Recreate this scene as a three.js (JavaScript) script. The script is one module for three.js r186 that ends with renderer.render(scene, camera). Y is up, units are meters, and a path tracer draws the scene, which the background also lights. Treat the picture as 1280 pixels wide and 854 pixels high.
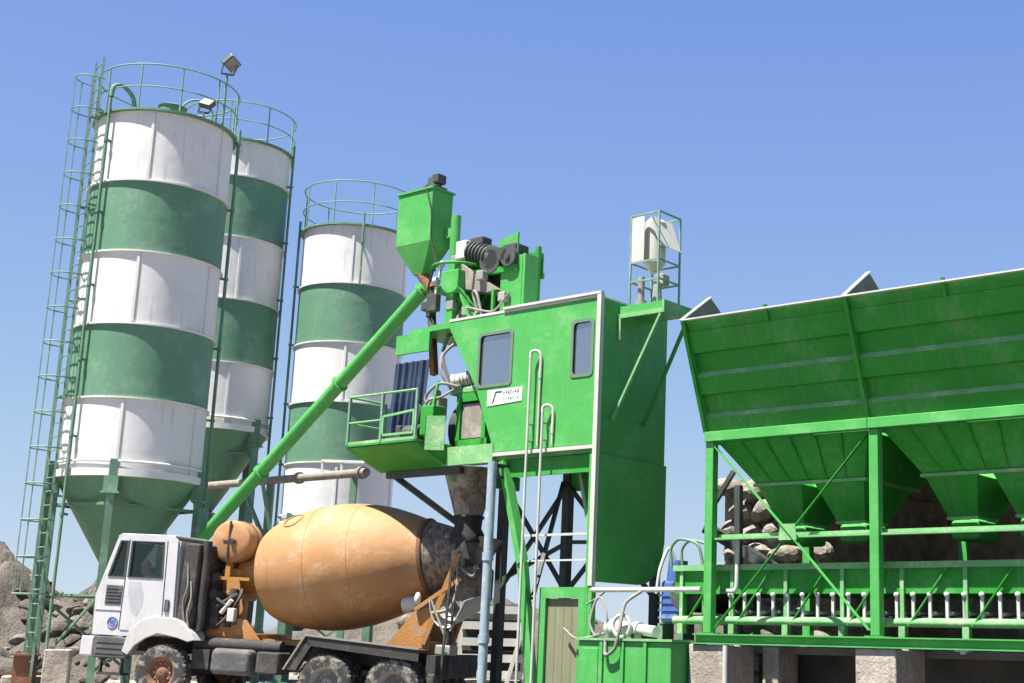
import * as THREE from 'three';
import { mergeGeometries } from 'three/addons/utils/BufferGeometryUtils.js';
import { RoundedBoxGeometry } from 'three/addons/geometries/RoundedBoxGeometry.js';

// ---------------------------------------------------------------- camera, sky, sun, exposure
const scene = new THREE.Scene();
const PITCH = THREE.MathUtils.degToRad(12.43), ROLL = THREE.MathUtils.degToRad(1.41), EYE = 1.3;
const camera = new THREE.PerspectiveCamera(28.03, 1280 / 854, 0.1, 3000);
camera.position.set(0, EYE, 0);
camera.rotation.set(PITCH, 0, ROLL);
camera.setViewOffset(1280, 854, 640 - 824, 0, 1280, 854);        // the picture is a crop: its axis lies right of its middle
scene.add(camera);

const EXPOSURE = 3.0;
const SUN_AZ = [-0.776, 0.63], SUN_EL = THREE.MathUtils.degToRad(66.5);
const sunDir = new THREE.Vector3(SUN_AZ[0] * Math.cos(SUN_EL), Math.sin(SUN_EL), SUN_AZ[1] * Math.cos(SUN_EL)).normalize();
const sun = new THREE.DirectionalLight(new THREE.Color().setRGB(1, 0.95, 0.86), 5);
sun.position.copy(sunDir).multiplyScalar(120).add(new THREE.Vector3(-4, 0, -26));
sun.target.position.set(-4, 0, -26);
sun.castShadow = true; sun.shadow.radius = 1.5; sun.shadow.mapSize.set(4096, 4096); sun.shadow.bias = -0.0005;
Object.assign(sun.shadow.camera, { left: -40, right: 40, top: 40, bottom: -40, near: 1, far: 260 });
scene.add(sun, sun.target);

{ // clear sky: pale near the horizon, deeper blue higher up, a little paler towards the sun
  const W = 512, H = 256, d = new Float32Array(W * H * 4), lerp = (a, b, t) => a + (b - a) * t;
  const stops = [[-90, [.30, .30, .30]], [-4, [.40, .42, .44]], [0, [.64, .75, .85]], [4, [.51, .665, .84]], [10, [.36, .545, .83]], [17, [.265, .43, .81]], [27, [.19, .325, .765]], [50, [.13, .24, .58]], [90, [.09, .18, .46]]];
  for (let j = 0; j < H; j++) for (let i = 0; i < W; i++) {
    const el = ((j + .5) / H - .5) * Math.PI, az = ((i + .5) / W - .5) * 2 * Math.PI, deg = el * 180 / Math.PI;
    const dir = [Math.cos(el) * Math.cos(az), Math.sin(el), Math.cos(el) * Math.sin(az)];
    let k = 0; while (k < stops.length - 2 && deg > stops[k + 1][0]) k++;
    const t = Math.min(1, Math.max(0, (deg - stops[k][0]) / (stops[k + 1][0] - stops[k][0])));
    const cs = Math.max(0, dir[0] * sunDir.x + dir[1] * sunDir.y + dir[2] * sunDir.z), glow = .11 * cs * cs + .5 * Math.pow(cs, 24);
    for (let c = 0; c < 3; c++) d[(j * W + i) * 4 + c] = (lerp(stops[k][1][c], stops[k + 1][1][c], t) + glow * [.9, .95, 1][c] * (deg > 0 ? 1 : 0)) / EXPOSURE;
    d[(j * W + i) * 4 + 3] = 1;
  }
  const t = new THREE.DataTexture(d, W, H, THREE.RGBAFormat, THREE.FloatType);
  t.mapping = THREE.EquirectangularReflectionMapping; t.colorSpace = THREE.LinearSRGBColorSpace; t.magFilter = t.minFilter = THREE.LinearFilter; t.wrapS = THREE.RepeatWrapping; t.needsUpdate = true;
  scene.background = t; scene.environment = t;
}
const renderer = new THREE.WebGLRenderer({ antialias: true });
renderer.setSize(1024, 683);
renderer.toneMapping = THREE.LinearToneMapping;
renderer.toneMappingExposure = EXPOSURE;
renderer.shadowMap.enabled = true;

// ---------------------------------------------------------------- noise and textures
let seed = 7;
const rnd = () => { seed = (seed * 1664525 + 1013904223) >>> 0; return seed / 4294967296; };
const rr = (a, b) => a + (b - a) * rnd();
const hash = (x, y, s) => { let h = (x * 374761393 + y * 668265263 + s * 1274126177) | 0; h = Math.imul(h ^ (h >>> 13), 1274126177); return ((h ^ (h >>> 16)) >>> 0) / 4294967296; };
function vnoise(x, y, px, py, s) {
  const xi = Math.floor(x), yi = Math.floor(y), fx = x - xi, fy = y - yi, u = fx * fx * (3 - 2 * fx), v = fy * fy * (3 - 2 * fy);
  const m = (a, p) => ((a % p) + p) % p, a = m(xi, px), b = m(xi + 1, px), c = m(yi, py), e = m(yi + 1, py);
  return (hash(a, c, s) * (1 - u) + hash(b, c, s) * u) * (1 - v) + (hash(a, e, s) * (1 - u) + hash(b, e, s) * u) * v;
}
function fbm(u, v, fx, fy, oct, s) { let r = 0, a = .5, n = 0; for (let o = 0; o < oct; o++) { r += a * vnoise(u * fx, v * fy, fx, fy, s + o * 17); n += a; a *= .5; fx *= 2; fy *= 2; } return r / n; }
const toS = c => { c = Math.min(1, Math.max(0, c)); return Math.round(255 * (c <= .0031308 ? 12.92 * c : 1.055 * Math.pow(c, 1 / 2.4) - .055)); };
function tex(n, f, color = true) {
  const d = new Uint8Array(n * n * 4);
  for (let j = 0; j < n; j++) for (let i = 0; i < n; i++) {
    const c = f((i + .5) / n, (j + .5) / n), k = (j * n + i) * 4;
    for (let q = 0; q < 3; q++) d[k + q] = color ? toS(c[q]) : Math.round(255 * Math.min(1, Math.max(0, c[q])));
    d[k + 3] = 255;
  }
  const t = new THREE.DataTexture(d, n, n); t.wrapS = t.wrapT = THREE.RepeatWrapping; t.magFilter = THREE.LinearFilter; t.minFilter = THREE.LinearMipmapLinearFilter; t.generateMipmaps = true;
  if (color) t.colorSpace = THREE.SRGBColorSpace; t.needsUpdate = true; return t;
}
const mix = (a, b, t) => [a[0] + (b[0] - a[0]) * t, a[1] + (b[1] - a[1]) * t, a[2] + (b[2] - a[2]) * t];
const sm = (a, b, x) => { x = Math.min(1, Math.max(0, (x - a) / (b - a))); return x * x * (3 - 2 * x); };
// painted steel: mottled, run-off streaks with ragged outlines, dust flecks and rust specks
function paintTex(base, o) {
  const { dust = [.5, .46, .4], rust = [.16, .07, .03], dirt = .25, streak = .35, speck = .5, s = 1, n = 512 } = o || {};
  return tex(n, (u, v) => {
    const m = fbm(u, v, 5, 5, 5, s), f = fbm(u, v, 40, 40, 3, s + 5), st = fbm(u, v, 60, 3, 4, s + 9), b = fbm(u, v, 3, 2, 4, s + 11);
    let c = base.map(x => x * (.86 + .28 * m) * (.94 + .12 * f));
    c = mix(c, dust, dirt * sm(.5, .8, m * .7 + f * .3) * .6);
    c = mix(c, mix(dust, base, .35).map(x => x * .7), streak * sm(.56, .78, st) * sm(.4, .65, b));
    const k = fbm(u, v, 90, 90, 2, s + 21);
    return mix(c, rust, speck * sm(.80, .88, k * .8 + .2 * b));
  });
}
const bumpFine = tex(256, (u, v) => { const a = fbm(u, v, 16, 16, 4, 91); return [a, a, a]; }, false);
const bumpWavy = tex(256, (u, v) => { const a = fbm(u, v, 4, 4, 3, 47); return [a, a, a]; }, false);
const bumpRough = tex(512, (u, v) => { const a = .65 * fbm(u, v, 12, 12, 5, 33) + .35 * fbm(u, v, 50, 50, 3, 35); return [a, a, a]; }, false);
function rep(t, k) { const c = t.clone(); c.repeat.set(k, k); c.needsUpdate = true; return c; }
// uv are metres everywhere; "size" is how many metres one tile of the texture covers
function mat(map, size, o = {}) {
  const m = new THREE.MeshPhysicalMaterial({ roughness: .6, metalness: 0, ...o });
  if (map) m.map = rep(map, 1 / size);
  m.side = THREE.DoubleSide; return m;
}
const plain = (r, g, b, o = {}) => { const m = new THREE.MeshPhysicalMaterial({ roughness: .6, ...o }); m.color.setRGB(r, g, b); m.side = THREE.DoubleSide; return m; };
const bump = (t, size, h) => ({ bumpMap: rep(t, 1 / size), bumpScale: h });

const GREEN = [.058, .295, .066], SILOG = [.082, .20, .120], WHITE = [.58, .58, .565];
const M = {
  green: mat(paintTex(GREEN, { s: 3, dirt: .30, streak: .26, speck: .55, dust: [.36, .40, .31] }), 2.4, { roughness: .5, specularIntensity: .55, ...bump(bumpWavy, 1.4, .004) }),
  greenShaded: mat(paintTex([.022, .235, .026], { s: 13, dirt: .28, streak: .30, speck: .6, dust: [.27, .31, .24] }), 2.7, { roughness: .6, specularIntensity: .5, ...bump(bumpWavy, 1.4, .006) }),  // darker copy of the plant green, with shade put into the colour
  greenWornLit: mat(paintTex([.13, .33, .13], { s: 23, dirt: .75, streak: .5, speck: .8, dust: [.52, .47, .34] }), 1.6, { roughness: .75, ...bump(bumpFine, .4, .003) }),
  siloWhite: mat(paintTex(WHITE, { s: 31, dirt: .5, streak: .42, speck: .5, dust: [.38, .36, .325] }), 3.1, { roughness: .6, ...bump(bumpWavy, 1.8, .008) }),
  siloGreen: mat(paintTex(SILOG, { s: 41, dirt: .55, streak: .6, speck: .4, dust: [.27, .31, .27] }), 3.1, { roughness: .55, ...bump(bumpWavy, 1.8, .008) }),
  siloFrame: mat(paintTex([.09, .19, .12], { s: 43, dirt: .6, streak: .4, dust: [.38, .42, .36] }), 1.3, { roughness: .65 }),
  railGreen: mat(paintTex([.12, .23, .16], { s: 45, dirt: .5 }), 1.3, { roughness: .6 }),
  palePipe: mat(paintTex([.42, .43, .385], { s: 51, dirt: .6, streak: .4, speck: .8 }), 1.1, { roughness: .5 }),
  dustyPipe: mat(paintTex([.20, .165, .14], { s: 52, dirt: 1, streak: .5, speck: .9, dust: [.42, .38, .33] }), 1.1, { roughness: .8 }),
  bluePipe: mat(paintTex([.22, .30, .36], { s: 53, dirt: .7, streak: .4, speck: .6 }), 1.1, { roughness: .5 }),
  blue: mat(paintTex([.05, .11, .32], { s: 55, dirt: .5 }), 1, { roughness: .5 }),
  navy: mat(paintTex([.018, .04, .095], { s: 56, dirt: .4, dust: [.1, .13, .17] }), 1, { roughness: .85 }),
  steelDark: mat(paintTex([.035, .045, .042], { s: 57, dirt: .4, streak: .2, dust: [.2, .18, .15] }), 1.2, { roughness: .7 }),
  steelGrey: mat(paintTex([.22, .22, .21], { s: 59, dirt: .7, speck: .9 }), 1, { roughness: .6, ...bump(bumpFine, .5, .004) }),
  steelPale: mat(paintTex([.44, .44, .42], { s: 61, dirt: .6, speck: .9 }), 1, { roughness: .55 }),
  rust: mat(paintTex([.16, .075, .04], { s: 63, dirt: .5, streak: .4, dust: [.3, .22, .15] }), .9, { roughness: .9, ...bump(bumpFine, .4, .006) }),
  orange: mat(paintTex([.34, .172, .066], { s: 65, dirt: 1.5, streak: .6, speck: .6, dust: [.37, .265, .17] }), 1.9, { roughness: .68, ...bump(bumpWavy, 1.1, .012) }),
  orangeDirty: mat(paintTex([.34, .155, .035], { s: 67, dirt: 1.3, streak: .9, speck: 1, dust: [.24, .19, .14] }), .9, { roughness: .7, ...bump(bumpFine, .3, .006) }),
  caked: mat(tex(512, (u, v) => { const a = fbm(u, v, 6, 6, 5, 71), b = fbm(u, v, 30, 30, 3, 73); return mix([.11, .088, .066], [.30, .255, .205], sm(.3, .7, a * .7 + b * .3)); }), 1.2, { roughness: .95, ...bump(bumpRough, .8, .03) }),
  truckWhite: mat(paintTex([.43, .43, .45], { s: 75, dirt: .35, streak: .3, speck: .3, dust: [.5, .45, .4] }), 1.6, { roughness: .35, clearcoat: .3, clearcoatRoughness: .3 }),
  truckGrey: mat(paintTex([.34, .34, .36], { s: 77, dirt: .5 }), 1, { roughness: .5 }),
  fender: mat(paintTex([.40, .40, .40], { s: 78, dirt: .9, streak: .6, speck: .7, dust: [.33, .29, .25] }), .9, { roughness: .6 }),
  plastic: mat(paintTex([.06, .06, .065], { s: 79, dirt: .6, dust: [.3, .28, .25] }), .8, { roughness: .75 }),
  chassis: mat(paintTex([.03, .028, .026], { s: 81, dirt: .6, dust: [.2, .17, .14], speck: .8 }), .8, { roughness: .85, ...bump(bumpFine, .3, .005) }),
  tyre: mat(tex(256, (u, v) => { const a = fbm(u, v, 8, 8, 5, 83); return mix([.03, .03, .03], [.20, .18, .155], sm(.4, .72, a)); }), .7, { roughness: .95, ...bump(bumpFine, .25, .006) }),
  rubber: plain(.02, .02, .02, { roughness: .8 }),
  hose: mat(paintTex([.19, .185, .165], { s: 85, dirt: .6 }), .6, { roughness: .8 }),
  concrete: mat(tex(512, (u, v) => { const a = fbm(u, v, 4, 4, 6, 87), b = fbm(u, v, 40, 40, 3, 88), st = fbm(u, v, 30, 3, 4, 86); return mix(mix([.24, .207, .175], [.37, .325, .28], sm(.3, .7, a)), [.17, .15, .13], .5 * sm(.62, .75, b) + .4 * sm(.6, .8, st)); }), 2.2, { roughness: .95, ...bump(bumpRough, 1.1, .02) }),
  rock: mat(tex(512, (u, v) => { const a = fbm(u, v, 5, 5, 6, 89), b = fbm(u, v, 24, 24, 4, 90); return mix(mix([.075, .065, .056], [.155, .135, .117], sm(.25, .75, a)), [.05, .044, .04], .6 * sm(.55, .75, b)); }), 1.8, { roughness: 1, ...bump(bumpRough, 1, .06) }),
  wallStone: mat(tex(512, (u, v) => { const a = fbm(u, v, 6, 6, 6, 193), b = fbm(u, v, 24, 24, 4, 194); return mix(mix([.21, .185, .16], [.36, .32, .28], sm(.25, .75, a)), [.16, .14, .12], .4 * sm(.55, .75, b)); }), 1.5, { roughness: 1, ...bump(bumpRough, 1, .05) }),
  rockPale: mat(tex(512, (u, v) => { const a = fbm(u, v, 6, 6, 6, 93), b = fbm(u, v, 24, 24, 4, 94); return mix(mix([.14, .122, .105], [.25, .22, .19], sm(.25, .75, a)), [.09, .078, .07], .5 * sm(.55, .75, b)); }), 1.5, { roughness: 1, ...bump(bumpRough, 1, .05) }),
  spoil: mat(tex(512, (u, v) => { const a = fbm(u, v, 6, 6, 6, 95), b = fbm(u, v, 60, 60, 3, 96); return mix([.06, .052, .044], [.13, .113, .096], sm(.25, .75, a * .6 + b * .4)); }), 3, { roughness: 1, ...bump(bumpRough, .9, .08) }),
  ground: mat(tex(1024, (u, v) => { const a = fbm(u, v, 5, 5, 7, 97), b = fbm(u, v, 90, 90, 3, 98), c = fbm(u, v, 3, 14, 5, 99); return mix(mix([.17, .15, .126], [.31, .28, .24], sm(.3, .7, a * .7 + b * .3)), [.11, .098, .083], .5 * sm(.55, .7, c)); }), 9, { roughness: 1, ...bump(bumpRough, 1.5, .03) }),
  shadeConcrete: mat(tex(256, (u, v) => { const a = fbm(u, v, 5, 5, 5, 111); return mix([.09, .084, .077], [.18, .166, .15], a); }), 2, { roughness: .95, ...bump(bumpRough, 1, .02) }),  // concrete darkened: shade under the bins put into its colour
  addedAsphalt: mat(tex(512, (u, v) => { const a = fbm(u, v, 5, 5, 5, 113), b = fbm(u, v, 80, 80, 3, 114); return mix([.035, .034, .032], [.085, .080, .073], a * .6 + b * .4); }), 4, { roughness: .95, ...bump(bumpRough, .6, .012) }),
  board: mat(tex(256, (u, v) => { const a = fbm(u, v, 30, 2, 5, 101), b = fbm(u, v, 4, 4, 4, 102); return mix([.10, .115, .06], [.22, .22, .14], a * .6 + b * .4); }), 1.2, { roughness: .9 }),
  binPlate: mat(paintTex([.20, .175, .155], { s: 103, dirt: .6, speck: 1 }), 1, { roughness: .8 }),
  gasket: plain(.04, .045, .045, { roughness: .7 }),
  windowSeal: plain(.10, .15, .11, { roughness: .7 }),
  film: plain(.46, .47, .47, { roughness: .09, metalness: .92, ...bump(bumpWavy, .9, .004) }),
  glass: new THREE.MeshPhysicalMaterial({ color: new THREE.Color().setRGB(.55, .6, .58), roughness: .03, transmission: 1, thickness: 0, ior: 1.5, side: THREE.DoubleSide }),
  cabTrim: mat(paintTex([.07, .07, .075], { s: 105, dirt: .4 }), .8, { roughness: .8 }),
  seat: mat(paintTex([.46, .40, .27], { s: 107, dirt: .4 }), .5, { roughness: .9 }),
  emblem: plain(.12, .16, .42, { roughness: .5 }),
  ink: plain(.03, .05, .04, { roughness: .6 }),
  inkGreen: plain(.05, .22, .10, { roughness: .6 }),
  sign: plain(.72, .74, .70, { roughness: .5 }),
  lampBody: plain(.06, .065, .065, { roughness: .5 }),
  lampGlass: plain(.16, .16, .15, { roughness: .2 }),
};

// ---------------------------------------------------------------- geometry helpers
const V = (a, b, c) => Array.isArray(a) ? new THREE.Vector3(...a) : new THREE.Vector3(a, b, c);
function flat(g) { return g.index ? g.toNonIndexed() : g; }
function metreUV(g) {                                             // box-mapped uv in metres
  g = flat(g); const p = g.attributes.position, uv = new Float32Array(p.count * 2), a = V(0, 0, 0), b = V(0, 0, 0), c = V(0, 0, 0), n = V(0, 0, 0);
  for (let i = 0; i < p.count; i += 3) {
    a.fromBufferAttribute(p, i); b.fromBufferAttribute(p, i + 1); c.fromBufferAttribute(p, i + 2);
    n.copy(b).sub(a).cross(V(0, 0, 0).copy(c).sub(a)); const X = Math.abs(n.x), Y = Math.abs(n.y), Z = Math.abs(n.z);
    [a, b, c].forEach((q, k) => { const [s, t] = Y >= X && Y >= Z ? [q.x, q.z] : X >= Z ? [q.z, q.y] : [q.x, q.y]; uv[(i + k) * 2] = s + .37; uv[(i + k) * 2 + 1] = t + .11; });
  }
  g.setAttribute('uv', new THREE.BufferAttribute(uv, 2)); return g;
}
const box = (x0, x1, y0, y1, z0, z1) => new THREE.BoxGeometry(x1 - x0, y1 - y0, z1 - z0).translate((x0 + x1) / 2, (y0 + y1) / 2, (z0 + z1) / 2);
const rbox = (x0, x1, y0, y1, z0, z1, r = .03, s = 2) => new RoundedBoxGeometry(x1 - x0, y1 - y0, z1 - z0, s, r).translate((x0 + x1) / 2, (y0 + y1) / 2, (z0 + z1) / 2);
function along(g, p, q) {                                         // g runs along +y from 0 to 1*len
  const a = V(p), b = V(q), d = b.clone().sub(a), up = V(0, 1, 0), y = d.clone().normalize();
  const ref = Math.abs(y.y) > .96 ? V(0, 0, 1) : up, x = new THREE.Vector3().crossVectors(ref, y).normalize(), z = new THREE.Vector3().crossVectors(x, y);
  return g.applyMatrix4(new THREE.Matrix4().makeBasis(x, y, z).setPosition(a.add(b).multiplyScalar(.5)));
}
const dist = (p, q) => V(p).distanceTo(V(q));
const bar = (p, q, w, h = w) => along(new THREE.BoxGeometry(w, dist(p, q), h), p, q);     // w sideways, h in depth of the bar
const tube = (p, q, r, s = 14, r2 = r) => along(new THREE.CylinderGeometry(r2, r, dist(p, q), s), p, q);
const hose = (pts, r, n = 40, s = 8) => new THREE.TubeGeometry(new THREE.CatmullRomCurve3(pts.map(p => V(p)), false, 'catmullrom', .4), n, r, s);
const ring = (R, r, y, s = 64) => new THREE.TorusGeometry(R, r, 8, s).rotateX(Math.PI / 2).translate(0, y, 0);
function arcTube(R, r, y, a0, a1, s = 64) { const pts = []; for (let i = 0; i <= s; i++) { const a = a0 + (a1 - a0) * i / s; pts.push([R * Math.sin(a), y, R * Math.cos(a)]); } return hose(pts, r, s * 2, 8); }
function ext(pts, d, bev = 0) {                                   // polygon in xy, extruded along +z
  return new THREE.ExtrudeGeometry(new THREE.Shape(pts.map(p => new THREE.Vector2(...p))), { depth: d - 2 * bev, bevelEnabled: bev > 0, bevelSize: bev, bevelThickness: bev, bevelOffset: -bev, bevelSegments: 2 }).translate(0, 0, bev);
}
function slab(pts, t) {                                           // coplanar convex 3D polygon with thickness t behind it
  const P = pts.map(p => V(p)), n = new THREE.Vector3().crossVectors(P[1].clone().sub(P[0]), P[2].clone().sub(P[0])).normalize(), Q = P.map(p => p.clone().addScaledVector(n, -t)), v = [];
  const tri = (a, b, c) => v.push(a.x, a.y, a.z, b.x, b.y, b.z, c.x, c.y, c.z);
  for (let i = 1; i < P.length - 1; i++) { tri(P[0], P[i], P[i + 1]); tri(Q[0], Q[i + 1], Q[i]); }
  for (let i = 0; i < P.length; i++) { const j = (i + 1) % P.length; tri(P[i], Q[i], Q[j]); tri(P[i], Q[j], P[j]); }
  const g = new THREE.BufferGeometry(); g.setAttribute('position', new THREE.Float32BufferAttribute(v, 3)); g.computeVertexNormals(); return g;
}
function frustum(a, ya, b, yb, t = .012) {                        // four-sided open funnel of plate: rectangles [x0,x1,z0,z1] at two heights
  const A = [[a[0], ya, a[3]], [a[1], ya, a[3]], [a[1], ya, a[2]], [a[0], ya, a[2]]], B = [[b[0], yb, b[3]], [b[1], yb, b[3]], [b[1], yb, b[2]], [b[0], yb, b[2]]];
  return [0, 1, 2, 3].map(i => { const j = (i + 1) % 4; return slab([B[i], B[j], A[j], A[i]], t); });
}
const names = {};
function numbered(n) { const k = names[n] = (names[n] ?? -1) + 1; return k ? `${n}_${String(k).padStart(3, '0')}` : n; }
const origin = new Map();
function thing(name, label, category, pos, rotY = 0, group, off) {  // off: geometry is given in a frame whose point "off" is the thing's base
  const o = new THREE.Group(); o.name = numbered(name); o.position.set(...pos); o.rotation.y = rotY; o.userData = { label, category };
  if (group) o.userData.group = group; if (off) origin.set(o, V(off)); scene.add(o); return o;
}
function part(name, geos, m, parent, label) {
  const list = (Array.isArray(geos) ? geos.flat(9) : [geos]).map(g => { const u = g.userData?.keepUV ? flat(g) : metreUV(g); for (const k of Object.keys(u.attributes)) if (!['position', 'normal', 'uv'].includes(k)) u.deleteAttribute(k); return u; });
  const g = list.length > 1 ? mergeGeometries(list) : list[0];
  let r = parent; while (r && !origin.has(r) && r.parent && r.parent !== scene) r = r.parent;
  const o = r && origin.get(r); if (o) g.translate(-o.x, -o.y, -o.z);
  const me = new THREE.Mesh(g, m); me.name = name; me.castShadow = me.receiveShadow = true; if (label) me.userData.label = label;
  (parent || scene).add(me); return me;
}
function keep(g) { g.userData.keepUV = true; return g; }
function struct(name, geos, m) { const me = part(name, geos, m, null); me.userData.kind = 'structure'; return me; }

// ---------------------------------------------------------------- frames: the plant's axes (u along the bins, z towards the viewer) and the truck's
const AZ = THREE.MathUtils.degToRad(37.45), O = V(-1.02, 0, -23);
const U = V(Math.cos(AZ), 0, Math.sin(AZ)), Z = V(-Math.sin(AZ), 0, Math.cos(AZ));
const plantXYZ = ([u, y, z]) => { const p = O.clone().addScaledVector(U, u).addScaledVector(Z, z); return [p.x, y, p.z]; };
const plantThing = (name, label, cat, base, group) => thing(name, label, cat, plantXYZ(base), -AZ, group, base);
const TY = THREE.MathUtils.degToRad(-12.6), TT = -.03, TO = V(-8.80, .03, -27.12);
const truckInv = new THREE.Matrix4().makeRotationY(-TY);

// ---------------------------------------------------------------- ground
function groundY(x, z) {
  let h = .05 * (fbm(x / 64 + 9, z / 64 + 9, 64, 64, 3, 5) - .5);
  const l = V(x, 0, z).sub(TO).applyMatrix4(truckInv), plane = TO.y - .0302 * l.x;
  const dx = Math.max(0, -2.6 - l.x, l.x - 6.6), dz = Math.max(0, Math.abs(l.z) - 2.1), k = 1 - sm(0, 2.2, Math.hypot(dx, dz));
  h = h * (1 - k) + plane * k; return h;
}
{
  const xs = [], zs = [];
  for (let x = -400; x < -30; x += 18) xs.push(x); for (let x = -30; x <= 20; x += .5) xs.push(x); for (let x = 38; x <= 420; x += 18) xs.push(x);
  for (let z = -900; z < -70; z += 26) zs.push(z); for (let z = -70; z <= 4; z += .6) zs.push(z); for (let z = 12; z <= 120; z += 14) zs.push(z);
  const pos = [], uv = [], idx = [];
  for (const z of zs) for (const x of xs) { pos.push(x, groundY(x, z), z); uv.push(x, z); }
  for (let j = 0; j < zs.length - 1; j++) for (let i = 0; i < xs.length - 1; i++) { const a = j * xs.length + i, b = a + 1, c = a + xs.length, d = c + 1; idx.push(a, c, b, b, c, d); }
  const g = new THREE.BufferGeometry(); g.setAttribute('position', new THREE.Float32BufferAttribute(pos, 3)); g.setAttribute('uv', new THREE.Float32BufferAttribute(uv, 2)); g.setIndex(idx); g.computeVertexNormals();
  struct('ground', keep(g), M.ground);
}

{ // dark yard sheet added to cut light bouncing up under the plant
  const nx = 40, pos = [], uv = [], idx = [];
  for (let j = 0; j <= nx; j++) for (let i = 0; i <= nx; i++) { const u = -2.6 + 18 * i / nx, z = -3.4 + 17 * j / nx, q = plantXYZ([u, 0, z]); pos.push(q[0], Math.max(groundY(q[0], q[2]), -.02) + .012, q[2]); uv.push(u, z); }
  for (let j = 0; j < nx; j++) for (let i = 0; i < nx; i++) { const a = j * (nx + 1) + i; idx.push(a, a + nx + 1, a + 1, a + 1, a + nx + 1, a + nx + 2); }
  const g = new THREE.BufferGeometry(); g.setAttribute('position', new THREE.Float32BufferAttribute(pos, 3)); g.setAttribute('uv', new THREE.Float32BufferAttribute(uv, 2)); g.setIndex(idx); g.computeVertexNormals();
  struct('yard', keep(g), M.addedAsphalt);
}
// ---------------------------------------------------------------- rubble
const stoneGeo = [];
for (let k = 0; k < 8; k++) {
  const g = new THREE.IcosahedronGeometry(1, 2), p = g.attributes.position, cuts = [];
  for (let c = 0; c < 9; c++) { const n = V(rr(-1, 1), rr(-1, 1), rr(-1, 1)).normalize(); cuts.push([n, rr(.55, .85)]); }
  for (let i = 0; i < p.count; i++) {
    const v = V(p.getX(i), p.getY(i), p.getZ(i));
    for (const [n, d] of cuts) { const e = v.dot(n) - d; if (e > 0) v.addScaledVector(n, -e * .92); }
    p.setXYZ(i, v.x, v.y * .8, v.z);
  }
  g.computeVertexNormals(); stoneGeo.push(metreUV(g));
}
function rubbleHeap(label, x, z, rx, rz, h, n, m, stoneMat, sMin, sMax, s) {
  const t = thing('rubble_heap', label, 'rubble heap', [x, groundY(x, z), z], 0);
  const N = 64, pos = [], uv = [], idx = [];
  const H = (a, b) => { const r = Math.hypot(a, b), e = Math.max(0, 1 - r), q = fbm(a * .5 + 5.5, b * .5 + 5.5, 11, 11, 5, s); return h * (Math.pow(e, .8) * (.55 + .9 * q)) - .12; };
  for (let j = 0; j <= N; j++) for (let i = 0; i <= N; i++) { const a = i / N * 2 - 1, b = j / N * 2 - 1; pos.push(a * rx, H(a, b), b * rz); uv.push(a * rx, b * rz); }
  for (let j = 0; j < N; j++) for (let i = 0; i < N; i++) { const a = j * (N + 1) + i; idx.push(a, a + N + 1, a + 1, a + 1, a + N + 1, a + N + 2); }
  const g = new THREE.BufferGeometry(); g.setAttribute('position', new THREE.Float32BufferAttribute(pos, 3)); g.setAttribute('uv', new THREE.Float32BufferAttribute(uv, 2)); g.setIndex(idx); g.computeVertexNormals();
  part('spoil', keep(g), m, t);
  for (let k = 0; k < n; k++) {
    const r = Math.sqrt(rnd()) * .92, an = rnd() * 6.283, a = r * Math.cos(an), b = r * Math.sin(an), sc = sMin + (sMax - sMin) * Math.pow(rnd(), 3);
    const me = new THREE.Mesh(stoneGeo[k % 8], stoneMat[k % stoneMat.length]); me.name = 'stone';
    me.position.set(a * rx, Math.max(H(a, b), -.03) + sc * .25, b * rz); me.scale.set(sc * rr(.8, 1.3), sc * rr(.6, 1), sc * rr(.8, 1.2)); me.rotation.set(rr(-.5, .5), rr(0, 6), rr(-.5, .5));
    t.add(me);
  }
  return t;
}
rubbleHeap('tall grey brown rubble heap behind the ladder of the caged silo', -22.5, -46, 6.5, 5, 4.0, 280, M.spoil, [M.rock, M.rockPale], .07, .5, 11);
rubbleHeap('dusty rubble heap behind the white truck cab under the silo cone', -15.0, -41, 4.2, 3.6, 3.2, 260, M.spoil, [M.rock, M.rockPale], .06, .42, 19);
rubbleHeap('low pale spread of broken stone at the foot of the caged silo', -16.2, -33.5, 3.4, 1.9, .8, 60, M.spoil, [M.rockPale, M.rock], .07, .32, 27);
rubbleHeap('low grey spoil bank far behind the mixer drum outlet', -9, -66, 13, 6, 3.4, 55, M.spoil, [M.rock, M.rockPale], .15, .8, 35);
rubbleHeap('low spoil bank far beyond the gap beside the blue motor', 6, -70, 12, 6, 3.6, 40, M.spoil, [M.rock, M.rockPale], .15, .8, 39);

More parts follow.
